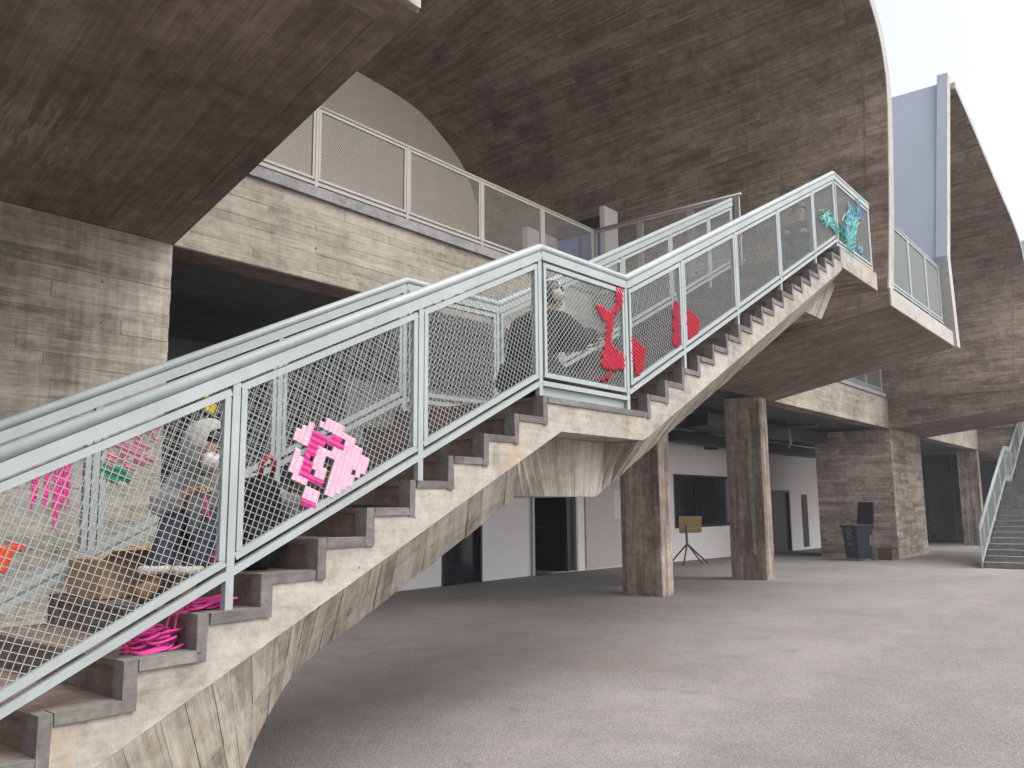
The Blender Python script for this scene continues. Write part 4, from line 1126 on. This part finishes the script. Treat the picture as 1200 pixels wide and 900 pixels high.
mb = MB(); mb.tube([(2.12, 3.53, 1.215), (2.03, 3.53, 1.20), (2.02, 3.53, 1.13), (1.96, 3.54, 1.09), (1.88, 3.55, 1.10)], 0.0062, 6); mb.tube([(2.10, 3.56, 1.22), (2.02, 3.57, 1.19), (1.99, 3.57, 1.10), (1.93, 3.56, 1.075)], 0.0062, 6)
build('hanging_strand', mb, 'hot', root, smooth=True)

# ------------------------------------------------------------------ small things on the stairs
root = thing('cardboard_box', (2.24, 4.52, 1.2), 'open brown cardboard box on a step beside the far railing', 'box')
mb = MB(); x0, x1, y0, y1, z0, z1 = 2.085, 2.365, 4.36, 4.74, 1.206, 1.40
t = 0.006
mb.box(x0, x1, y0, y0 + t, z0, z1); mb.box(x0, x1, y1 - t, y1, z0, z1); mb.box(x0, x0 + t, y0 + t, y1 - t, z0, z1); mb.box(x1 - t, x1, y0 + t, y1 - t, z0, z1); mb.box(x0 + t, x1 - t, y0 + t, y1 - t, z0, z0 + t)
build('carton', mb, 'card', root)
mb = MB(); mb.hexa([(x0, y0, z1), (x1, y0, z1), (x1, y0 + t, z1), (x0, y0 + t, z1), (x0, y0 - 0.12, z1 + 0.05), (x1, y0 - 0.12, z1 + 0.05), (x1, y0 - 0.11, z1 + 0.056), (x0, y0 - 0.11, z1 + 0.056)]); build('flap', mb, 'card', root)
mb = MB(); mb.hexa([(x1 - t, y0, z1), (x1, y0, z1), (x1, y1, z1), (x1 - t, y1, z1), (x1 + 0.10, y0, z1 + 0.06), (x1 + 0.106, y0, z1 + 0.06), (x1 + 0.106, y1, z1 + 0.06), (x1 + 0.10, y1, z1 + 0.06)]); build('flap', mb, 'card', root)

def soft_blob(name, c, sx, sy, sz, mat, parent=None, seed=1, amp=0.12, seg=24, squash=None):
    bm = bmesh.new(); bmesh.ops.create_uvsphere(bm, u_segments=seg, v_segments=seg // 2, radius=1)
    for v in bm.verts:
        n = mnoise.noise(v.co * 1.7 + Vector((seed * 3.1, 0, 0))) * amp + mnoise.noise(v.co * 4.2 + Vector((0, seed, 0))) * amp * 0.4
        p = v.co
        # superellipsoid
        q = Vector([math.copysign(abs(k) ** 0.72, k) for k in p]) if squash else p
        v.co = Vector((c[0] + q.x * sx * (1 + n), c[1] + q.y * sy * (1 + n), c[2] + q.z * sz * (1 + n)))
    me = bpy.data.meshes.new(name); bm.to_mesh(me); bm.free()
    me.polygons.foreach_set('use_smooth', [True] * len(me.polygons)); me.materials.append(MAT[mat])
    o = put(name, me, parent)
    if parent is not None: o.matrix_parent_inverse = parent_inv(parent)
    return o
root = thing('backpack', (2.56, 3.70, 1.35), 'black backpack with a red handle strap standing beside the hooded person', 'backpack')
soft_blob('bag_body', (2.555, 3.72, 1.59), 0.105, 0.13, 0.235, 'cloth_black', root, 4, 0.1, squash=True)
soft_blob('front_pocket', (2.50, 3.66, 1.48), 0.07, 0.09, 0.11, 'cloth_black', root, 6, 0.1, squash=True)
MAT['strap_red'] = fabric('red_strap', (0.50, 0.035, 0.03)); mb = MB()
mb.tube([(2.53, 3.66, 1.80), (2.50, 3.63, 1.87), (2.53, 3.61, 1.92), (2.58, 3.63, 1.90), (2.60, 3.67, 1.81)], 0.014, 8); build('handle_strap', mb, 'strap_red', root, smooth=True)
root = thing('black_cloth', (3.05, 3.62, 1.65), 'thin black cloth strap lying flat on a step below the pink weaving', 'strap')
mb = MB(); pts = [(2.99, 3.72), (3.06, 3.66), (3.13, 3.62), (3.2, 3.56), (3.26, 3.52)]
for (xa, ya), (xb, yb) in zip(pts, pts[1:]): mb.hexa([(xa, ya - 0.03, 1.653), (xb, yb - 0.03, 1.653), (xb, yb + 0.03, 1.653), (xa, ya + 0.03, 1.653), (xa, ya - 0.03, 1.668), (xb, yb - 0.03, 1.672), (xb, yb + 0.03, 1.675), (xa, ya + 0.03, 1.667)])
build('strap_band', mb, 'cloth_black', root)

# ------------------------------------------------------------------ people
def skin(chains, levels=2):
    """chains: list of (points, radii, edges, root) -> one mesh"""
    bm_all = bmesh.new()
    for pts, rad, edges, rt in chains:
        me = bpy.data.meshes.new('tmp'); me.from_pydata([tuple(p) for p in pts], edges, [])
        ob = bpy.data.objects.new('tmp', me); COL.objects.link(ob)
        sm = ob.modifiers.new('skin', 'SKIN'); sm.use_smooth_shade = True; sm.branch_smoothing = 0.6
        ss = ob.modifiers.new('sub', 'SUBSURF'); ss.levels = levels; ss.render_levels = levels
        for i, sv in enumerate(me.skin_vertices[0].data):
            r = rad[i]; sv.radius = r if isinstance(r, tuple) else (r, r); sv.use_root = (i == rt)
        dg = bpy.context.evaluated_depsgraph_get()
        em = bpy.data.meshes.new_from_object(ob.evaluated_get(dg))
        bm_all.from_mesh(em)
        bpy.data.objects.remove(ob); bpy.data.meshes.remove(em); bpy.data.meshes.remove(me)
    me = bpy.data.meshes.new('body'); bm_all.to_mesh(me); bm_all.free()
    me.polygons.foreach_set('use_smooth', [True] * len(me.polygons))
    return me

def chain(pts, rad): return (pts, rad, [(i, i + 1) for i in range(len(pts) - 1)], 0)

def ellipsoid(c, axes, sizes, seg=20, cut=None):
    """mesh of an ellipsoid; axes: 3 unit vectors; cut(local unit vec) -> keep"""
    bm = bmesh.new(); bmesh.ops.create_uvsphere(bm, u_segments=seg, v_segments=seg, radius=1)
    if cut:
        dele = [v for v in bm.verts if not cut(v.co)]; bmesh.ops.delete(bm, geom=dele, context='VERTS')
    for v in bm.verts:
        p = v.co.copy(); v.co = Vector(c) + axes[0] * p.x * sizes[0] + axes[1] * p.y * sizes[1] + axes[2] * p.z * sizes[2]
    me = bpy.data.meshes.new('ell'); bm.to_mesh(me); bm.free()
    me.polygons.foreach_set('use_smooth', [True] * len(me.polygons)); return me

def person(J, face, label, top='jacket_grey', legs='jeans', shoes='boot', hood=None, mask=False, hair='hair', earmuff=False, bulk=1.0, hoodmat=None, fleece=False, skirt=None, quilt=False):
    """J: joints dict (Vectors). face: direction the face looks"""
    V_ = lambda k: Vector(J[k])
    f = Vector(face).normalized(); upv = Vector((0, 0, 1)); upv = (upv - f * upv.dot(f)).normalized(); sd = f.cross(upv).normalized()
    H = V_('head')
    # continuous body
    names = ['pelvis', 'belly', 'chest', 'neck', 'chin', 'head', 'crown']
    J = dict(J); J['chin'] = H - upv * 0.065 + f * 0.012; J['crown'] = H + upv * 0.065 - f * 0.012; J['neck'] = tuple(J['neck'])
    pts, rad, ed = [], [], []
    idx = {}
    def add(k, r, prev=None):
        idx[k] = len(pts); pts.append(Vector(J[k])); rad.append(r)
        if prev: ed.append((idx[prev], idx[k]))
    add('pelvis', (0.13, 0.12)); add('belly', (0.125, 0.105), 'pelvis'); add('chest', (0.11, 0.08), 'belly'); add('neck', 0.055, 'chest'); add('chin', 0.062, 'neck'); add('head', (0.082, 0.088), 'chin'); add('crown', 0.062, 'head')
    for s in ('l', 'r'):
        add(s + 'shoulder', 0.046, 'chest'); add(s + 'elbow', 0.042, s + 'shoulder'); add(s + 'wrist', 0.027, s + 'elbow'); add(s + 'palm', (0.038, 0.022), s + 'wrist')
        add(s + 'hip', 0.085, 'pelvis'); add(s + 'knee', 0.058, s + 'hip'); add(s + 'ankle', 0.038, s + 'knee'); add(s + 'toe', 0.034, s + 'ankle')
    ch = [(pts, rad, ed, 0)]
    for s in ('l', 'r'):
        w, p = V_(s + 'wrist'), V_(s + 'palm'); d = (p - w).normalized()
        side = d.cross(Vector((0, 0, 1))); side = side.normalized() if side.length > 0.1 else Vector((0, 1, 0))
        dn = d.cross(side).normalized(); dn = dn if dn.z < 0 else -dn
        for k, ln in zip((-1.5, -0.5, 0.5, 1.5), (0.062, 0.075, 0.070, 0.055)):
            b = p + side * k * 0.018
            ch.append(chain([b - d * 0.012, b + d * ln * 0.42 + dn * 0.006, b + d * ln * 0.75 + dn * 0.026, b + d * ln * 0.80 + dn * 0.045], [0.0095, 0.009, 0.0083, 0.007]))
        sg = 1 if s == 'l' else -1
        b = w + (p - w) * 0.35
        ch.append(chain([b, b + side * sg * 0.034 + d * 0.020 + dn * 0.008, b + side * sg * 0.040 + d * 0.052 + dn * 0.022], [0.012, 0.0105, 0.0085]))
    # nose and ears as part of the body surface
    ch.append(chain([H + f * 0.06 + upv * 0.015, H + f * 0.098 - upv * 0.018, H + f * 0.085 - upv * 0.026], [0.010, 0.013, 0.010]))
    for sg in (1, -1): ch.append(chain([H + sd * sg * 0.074 + upv * 0.012, H + sd * sg * 0.086 - f * 0.006, H + sd * sg * 0.076 - upv * 0.024], [0.010, 0.013, 0.008]))
    me = skin(ch); me.materials.append(MAT['skin']); me.name = 'person'
    body = put('person', me); body['label'] = label; body['category'] = 'person'; body['group'] = 'people weaving yarn on the stairs'
    def child(nm, m, mat):
        m.materials.clear(); m.materials.append(MAT[mat]); m.name = nm; return put(nm, m, body)
    # eyes, brows, mouth
    for sg in (1, -1):
        child('eye', ellipsoid(H + f * 0.083 + sd * sg * 0.032 + upv * 0.012, (sd, f, upv), (0.012, 0.008, 0.006), 10), 'eye')
        child('eyebrow', ellipsoid(H + f * 0.084 + sd * sg * 0.032 + upv * 0.031, (sd, f, upv), (0.017, 0.006, 0.0035), 10), hair or 'hair')
    if not mask: child('mouth', ellipsoid(H + f * 0.076 - upv * 0.052, (sd, f, upv), (0.022, 0.010, 0.006), 10), 'lips')
    # jacket
    b = bulk
    jp, jr, je, ji = [], [], [], {}
    def ja(k, r, prev=None, pos=None):
        ji[k] = len(jp); jp.append(Vector(pos if pos is not None else J[k])); jr.append(r)
        if prev: je.append((ji[prev], ji[k]))
    ja('pelvis', (0.165 * b, 0.145 * b)); ja('belly', (0.165 * b, 0.14 * b), 'pelvis'); ja('chest', (0.185 * b, 0.145 * b), 'belly')
    ja('neck', 0.088 * b, 'chest', V_('neck').lerp(V_('chest'), 0.12 if b < 1.25 else 0.0))
    for s in ('l', 'r'):
        ja(s + 'shoulder', 0.094 * b, 'chest'); ja(s + 'elbow', 0.068 * b, s + 'shoulder'); ja(s + 'cuff', 0.05 * b, s + 'elbow', V_(s + 'elbow').lerp(V_(s + 'wrist'), 0.88))
    m = skin([(jp, jr, je, 0)], 3)
    for v in m.vertices:
        q = abs(math.sin(v.co.z * 46 + mnoise.noise(v.co * 5) * 1.5)) if quilt else 1
        v.co += v.normal * (mnoise.noise(v.co * 12) * 0.014 + mnoise.noise(v.co * 34) * 0.006 + (q - 0.35) * 0.012)
    child('jacket', m, top)
    if skirt:
        sk_ = ellipsoid(skirt[0], (Vector((1, 0, 0)), Vector((0, 1, 0)), Vector((0, 0, 1))), skirt[1], 32)
        for v in sk_.vertices: v.co += v.normal * (mnoise.noise(v.co * 7) * 0.03 + mnoise.noise(v.co * 20) * 0.010)
        child('coat_hem', sk_, top)
    # trousers
    tp, tr, tee, ti = [], [], [], {}
    def ta(k, r, prev=None, pos=None):
        ti[k] = len(tp); tp.append(Vector(pos if pos is not None else J[k])); tr.append(r)
        if prev: tee.append((ti[prev], ti[k]))
    ta('pelvis', (0.14, 0.13))
    for s in ('l', 'r'):
        ta(s + 'hip', 0.105, 'pelvis'); ta(s + 'knee', 0.078, s + 'hip'); ta(s + 'hem', 0.06, s + 'knee', V_(s + 'knee').lerp(V_(s + 'ankle'), 0.92))
    m = skin([(tp, tr, tee, 0)])
    for v in m.vertices: v.co += v.normal * mnoise.noise(v.co * 18) * 0.009
    child('trousers', m, legs)
    for s in ('l', 'r'):
        a, t_ = V_(s + 'ankle'), V_(s + 'toe'); d = (t_ - a); d.z = 0; d.normalize()
        m = skin([chain([a + Vector((0, 0, 0.10)), a - Vector((0, 0, 0.012)), a.lerp(t_, 0.55) - Vector((0, 0, 0.004)), t_ + d * 0.02], [(0.058, 0.062), (0.058, 0.058), (0.052, 0.046), (0.046, 0.036)])])
        bt = child('boot', m, shoes)
        if fleece:
            ring = [a + Vector((math.cos(q) * 0.062, math.sin(q) * 0.062, 0.075)) for q in [i * math.pi / 8 for i in range(17)]]
            mm = MB(); mm.tube(ring, 0.022, 8); fm = mm.mesh('fleece_cuff', 'fleece', True); fo = put('fleece_cuff', fm, bt)
    if hood:
        m = ellipsoid(H - f * 0.022 + upv * 0.008, (sd, f, upv), (0.120, 0.128, 0.146), 72, lambda p: not (p.y > 0.50 and abs(p.x) < 0.72 and p.z < 0.80 and p.z > -0.95))
        bm = bmesh.new(); bm.from_mesh(m)
        for _ in range(6): bmesh.ops.smooth_vert(bm, verts=[v for v in bm.verts if any(e.is_boundary for e in v.link_edges)], factor=0.5)
        bmesh.ops.solidify(bm, geom=bm.faces[:], thickness=0.014); bm.to_mesh(m); bm.free()
        for v in m.vertices: v.co += Vector((1, 1, 1)) * mnoise.noise(v.co * 20) * 0.008
        m.polygons.foreach_set('use_smooth', [True] * len(m.polygons)); child('hood', m, hood)
    if hair:
        m = ellipsoid(H - f * 0.016 + upv * 0.018, (sd, f, upv), (0.100, 0.108, 0.116), 56, lambda p: not (p.y > 0.25 and p.z < 0.52) and p.z > -0.8)
        bm = bmesh.new(); bm.from_mesh(m); bmesh.ops.solidify(bm, geom=bm.faces[:], thickness=0.012); bm.to_mesh(m); bm.free()
        for v in m.vertices: v.co += (v.co - H).normalized() * mnoise.noise(v.co * 40) * 0.006
        m.polygons.foreach_set('use_smooth', [True] * len(m.polygons)); child('hair', m, hair)
    if mask:
        m = ellipsoid(H + f * 0.040 - upv * 0.042, (sd, f, upv), (0.070, 0.068, 0.056), 18, lambda p: p.y > -0.25)
        child('face_mask', m, 'mask')
    if earmuff:
        for sg in (1, -1): child('earmuff', ellipsoid(H + sd * sg * 0.098 - upv * 0.004, (sd, f, upv), (0.030, 0.050, 0.052), 16), 'fleece')
        mm = MB(); mm.tube([H + sd * math.cos(q) * 0.105 + upv * (math.sin(q) * 0.142) for q in [math.pi * i / 12 for i in range(13)]], 0.006, 8); child('headband', mm.mesh('headband', 'fleece', True), 'fleece')
    return body

# seated weaver, grey hood and white mask
A = person(dict(pelvis=(2.60, 4.14, 1.47), belly=(2.58, 4.12, 1.60), chest=(2.52, 4.06, 1.745), neck=(2.45, 4.01, 1.875), head=(2.405, 3.96, 1.965),
    lshoulder=(2.56, 3.90, 1.785), lelbow=(2.70, 3.74, 1.66), lwrist=(2.755, 3.585, 1.665), lpalm=(2.765, 3.54, 1.672),
    rshoulder=(2.42, 4.19, 1.785), relbow=(2.28, 4.22, 1.66), rwrist=(2.365, 4.06, 1.745), rpalm=(2.39, 4.00, 1.765),
    lhip=(2.60, 4.03, 1.455), lknee=(2.475, 3.94, 1.645), lankle=(2.305, 3.93, 1.28), ltoe=(2.20, 3.86, 1.245),
    rhip=(2.60, 4.25, 1.455), rknee=(2.36, 4.17, 1.645), rankle=(2.225, 4.10, 1.28), rtoe=(2.12, 4.03, 1.245)),
    (0.30, -0.86, -0.38), 'person in grey hooded jacket and white mask knitting pink yarn on lower steps', 'jacket_grey', 'jeans', 'boot', 'jacket_grey', True, bulk=1.2, fleece=True, quilt=True)
root = thing('knitting_yarn', (2.40, 3.98, 1.45), 'pink yarn strand hanging from the hands of the hooded person', 'yarn')
mb = MB()
for k in range(5): mb.tube([(2.395 + k * 0.004, 3.965, 1.765), (2.40 - k * 0.003, 3.93, 1.66), (2.412 + k * 0.004, 3.90, 1.52), (2.40 + k * 0.003, 3.87, 1.38)], 0.0045, 6)
build('strand', mb, 'hot', root, smooth=True)

# kneeling weaver on the landing, black coat and white earmuffs
C = person(dict(pelvis=(4.93, 3.84, 2.60), belly=(4.96, 3.82, 2.78), chest=(5.04, 3.80, 2.98), neck=(5.13, 3.77, 3.155), head=(5.19, 3.75, 3.27),
    rshoulder=(5.07, 3.62, 3.05), relbow=(5.28, 3.58, 2.93), rwrist=(5.49, 3.55, 2.99), rpalm=(5.545, 3.535, 3.01),
    lshoulder=(5.08, 3.98, 3.05), lelbow=(5.31, 3.90, 2.93), lwrist=(5.52, 3.68, 2.97), lpalm=(5.57, 3.63, 2.98),
    rhip=(4.98, 3.72, 2.60), rknee=(5.33, 3.66, 2.50), rankle=(4.98, 3.66, 2.45), rtoe=(4.83, 3.66, 2.435),
    lhip=(4.98, 3.95, 2.60), lknee=(5.34, 3.97, 2.50), lankle=(4.98, 3.98, 2.45), ltoe=(4.83, 3.98, 2.435)),
    (0.86, -0.42, -0.28), 'person in bulky black coat and white earmuffs kneeling on the landing by red weaving', 'cloth_black', 'cloth_black', 'cloth_black', None, False, 'hair', True, 1.3, skirt=((5.02, 3.82, 2.60), (0.30, 0.27, 0.20)))
root = thing('paper_sheets', (5.45, 3.62, 2.86), 'pale grey folded sheets held on the lap of the person in black', 'paper')
for k in range(3):
    mb = MB(); z = 2.84 + k * 0.028
    mb.hexa([(5.33, 3.52, z), (5.64, 3.53, z + 0.10), (5.64, 3.76, z + 0.11), (5.33, 3.74, z), (5.33, 3.52, z + 0.012), (5.64, 3.53, z + 0.112), (5.64, 3.76, z + 0.122), (5.33, 3.74, z + 0.012)])
    build('sheet', mb, 'paper', root)

def seated(x, y, zs, hx, label, **kw):
    """seated facing down the stair (-X); zs seat height"""
    return person(dict(pelvis=(x, y, zs + 0.10), belly=(x, y, zs + 0.25), chest=(x - 0.03, y - 0.02, zs + 0.42), neck=(x - 0.05, y - 0.04, zs + 0.56), head=(x + hx, y - 0.06, zs + 0.675),
        rshoulder=(x - 0.03, y + 0.17, zs + 0.46), relbow=(x - 0.16, y + 0.16, zs + 0.30), rwrist=(x - 0.33, y + 0.04, zs + 0.33), rpalm=(x - 0.38, y + 0.01, zs + 0.33),
        lshoulder=(x - 0.03, y - 0.19, zs + 0.46), lelbow=(x - 0.16, y - 0.22, zs + 0.28), lwrist=(x - 0.36, y - 0.22, zs + 0.30), lpalm=(x - 0.42, y - 0.23, zs + 0.30),
        rhip=(x, y + 0.11, zs + 0.09), rknee=(x - 0.33, y + 0.13, zs + 0.17), rankle=(x - 0.40, y + 0.13, zs - 0.22), rtoe=(x - 0.52, y + 0.14, zs - 0.255),
        lhip=(x, y - 0.11, zs + 0.09), lknee=(x - 0.33, y - 0.12, zs + 0.17), lankle=(x - 0.40, y - 0.12, zs - 0.22), ltoe=(x - 0.52, y - 0.13, zs - 0.255)), (-0.95, -0.1, -0.3), label, **kw)
seated(11.18, 3.88, 4.95, -0.04, 'person in dark navy clothes seated at the top of the upper flight behind the mesh', top='cloth_navy', legs='cloth_navy', shoes='cloth_black', hair='hair')

# ------------------------------------------------------------------ display stand, bin, crate
root = thing('display_stand', (22.35, 11.5, gz(22.3)), 'plywood display stand with tilted board and dark spread legs, between the two columns', 'display stand')
zb = gz(22.3)
mb = MB(); a = [(21.85, 11.45, zb + 1.37), (22.65, 11.15, zb + 1.37), (23.22, 11.45, zb + 0.90), (22.42, 11.75, zb + 0.90)]
nn = Vector(a[1]) - Vector(a[0]); nn = nn.cross(Vector(a[3]) - Vector(a[0])).normalized() * 0.03
mb.hexa([Vector(p) - nn for p in a] + [Vector(p) for p in a]); tb = build('board', mb, 'ply', root, fix=True)
mb = MB(); mb.bar((22.2, 11.66, zb + 1.03), (23.0, 11.36, zb + 1.03), 0.03, 0.02); build('ledge', mb, 'ply', root)
mb = MB(); mb.tube([(22.4, 11.5, zb + 0.55), (22.38, 11.5, zb + 1.12)], 0.035, 10); build('stem', mb, 'steel', root)
for dx_, dy_ in ((-0.55, -0.15), (0.75, -0.25), (0.05, -0.45), (0.45, 0.35), (-0.45, 0.35)):
    mb = MB(); mb.tube([(22.4, 11.5, zb + 0.58), (22.4 + dx_, 11.5 + dy_, zb + 0.01)], 0.026, 8); build('leg', mb, 'steel', root)

bx_, by_ = 27.55, 8.25; zb = gz(bx_)
root = thing('wheelie_bin', (bx_, by_, zb), 'navy wheelie bin with its lid standing open, beside the large pier', 'bin')
mb = MB(); ww, dd = 0.42, 0.40
# the front of the bin faces the camera side (-X, -Y)
RB = Matrix.Rotation(math.radians(-28), 3, 'Z')
def W(p): q = RB @ Vector(p); return Vector((bx_ + q.x, by_ + q.y, zb + q.z))
b8 = [(-0.26, -0.26, 0.06), (0.28, -0.26, 0.06), (0.28, 0.26, 0.06), (-0.26, 0.26, 0.06), (-0.33, -0.31, 1.02), (0.33, -0.31, 1.02), (0.33, 0.31, 1.02), (-0.33, 0.31, 1.02)]
mb.hexa([W(p) for p in b8]); build('bin_body', mb, 'bin', root)
mb = MB(); mb.hexa([W(p) for p in [(-0.37, -0.35, 1.021), (0.37, -0.35, 1.021), (0.37, 0.35, 1.021), (-0.37, 0.35, 1.021), (-0.37, -0.35, 1.08), (0.37, -0.35, 1.08), (0.37, 0.35, 1.08), (-0.37, 0.35, 1.08)]]); build('rim', mb, 'bin', root)
mb = MB(); mb.hexa([W(p) for p in [(0.33, -0.33, 1.10), (0.39, -0.33, 1.10), (0.39, 0.33, 1.10), (0.33, 0.33, 1.10), (0.42, -0.30, 1.80), (0.48, -0.30, 1.80), (0.48, 0.30, 1.80), (0.42, 0.30, 1.80)]]);
lid = build('lid', mb, 'bin', root)
mo = lid.modifiers.new('bev', 'BEVEL'); mo.width = 0.028; mo.segments = 3; mo.affect = 'EDGES'
for sy in (-0.24, 0.24):
    mb = MB(); ring = [W((0.28, sy - 0.04 * (1 if sy < 0 else -1), 0.11)), W((0.28, sy + 0.05 * (1 if sy > 0 else -1), 0.11))]
    mb.tube(ring, 0.11, 14); build('wheel', mb, 'black', root)
mb = MB(); mb.tube([W((0.37, -0.25, 1.03)), W((0.43, -0.25, 0.99)), W((0.43, 0.25, 0.99)), W((0.37, 0.25, 1.03))], 0.02, 8); build('handle', mb, 'bin', root)
xd = (W((-0.42, 0, 1.02)) - W((-0.30, 0, 0.06))).normalized()      # text runs up the face
yd = (W((-0.4, 0.1, 0.5)) - W((-0.4, 0, 0.5))).normalized()         # text up = towards +Y local
zd = xd.cross(yd).normalized()
if zd.dot(RB @ Vector((-1, 0, 0))) < 0: yd = -yd; zd = -zd
Rm = Matrix((xd, yd, zd)).transposed()
for k, ch_ in enumerate('EDO'):
    text(ch_, W((-0.289, 0, 0.46)) + zd * 0.012 - yd * 0.09 + xd * (0.185 * k), 0.25, Rm, 'print', root, 'letter')
mb = MB(); mb.hexa([W(p) for p in [(0.20, -0.302, 0.46), (0.235, -0.302, 0.46), (0.235, -0.28, 0.46), (0.20, -0.28, 0.46), (0.20, -0.318, 0.78), (0.235, -0.318, 0.78), (0.235, -0.29, 0.78), (0.20, -0.29, 0.78)]]); build('white_strip', mb, 'print', root)

cx_, cy_ = 28.35, 7.62; zb = gz(cx_)
root = thing('wooden_crate', (cx_, cy_, zb), 'small brown slatted crate with dry plants on the ground beside the bin', 'crate')
for k in range(4):
    mb = MB(); z0 = zb + 0.01 + k * 0.085
    mb.box(cx_ - 0.21, cx_ + 0.21, cy_ - 0.20, cy_ - 0.185, z0, z0 + 0.07); build('slat', mb, 'crate', root)
    mb = MB(); mb.box(cx_ - 0.225, cx_ - 0.211, cy_ - 0.185, cy_ + 0.185, z0, z0 + 0.07); build('slat', mb, 'crate', root)
mb = MB(); mb.box(cx_ - 0.21, cx_ + 0.21, cy_ + 0.186, cy_ + 0.20, zb + 0.01, zb + 0.35); mb.box(cx_ + 0.211, cx_ + 0.225, cy_ - 0.2, cy_ + 0.2, zb + 0.01, zb + 0.35); build('back_panel', mb, 'black', root)
MAT['dry'] = fabric('dry_plant', (0.16, 0.11, 0.04)); mb = MB(); rg = random.Random(4)
for k in range(40):
    x, y = cx_ + rg.uniform(-0.17, 0.17), cy_ + rg.uniform(-0.16, 0.16)
    mb.tube([(x, y, zb + 0.05), (x + rg.uniform(-0.05, 0.05), y + rg.uniform(-0.05, 0.05), zb + 0.3), (x + rg.uniform(-0.12, 0.12), y + rg.uniform(-0.12, 0.12), zb + rg.uniform(0.4, 0.58))], [0.008, 0.014, 0.004], 4, False)
build('dry_plants', mb, 'dry', root, kind='stuff')

# ------------------------------------------------------------------ thin volume added in place of the lens flare veil
HAZE = 0.0015
if HAZE:
    hm = bpy.data.materials.new('flare_haze'); hm.use_nodes = True; hn = hm.node_tree; hn.nodes.clear()
    ho = hn.nodes.new('ShaderNodeOutputMaterial'); pv = hn.nodes.new('ShaderNodeVolumePrincipled')
    pv.inputs['Color'].default_value = (0.86, 0.91, 1.0, 1); pv.inputs['Density'].default_value = HAZE; pv.inputs['Anisotropy'].default_value = 0.2
    hn.links.new(pv.outputs[0], ho.inputs['Volume'])
    mb = MB(); mb.box(-600, 900, -700, 700, -2.2, 16)
    me = mb.mesh('flare_haze', hm); me.materials.clear(); me.materials.append(hm); recalc(me); put('flare_haze', me, None, kind='stuff')
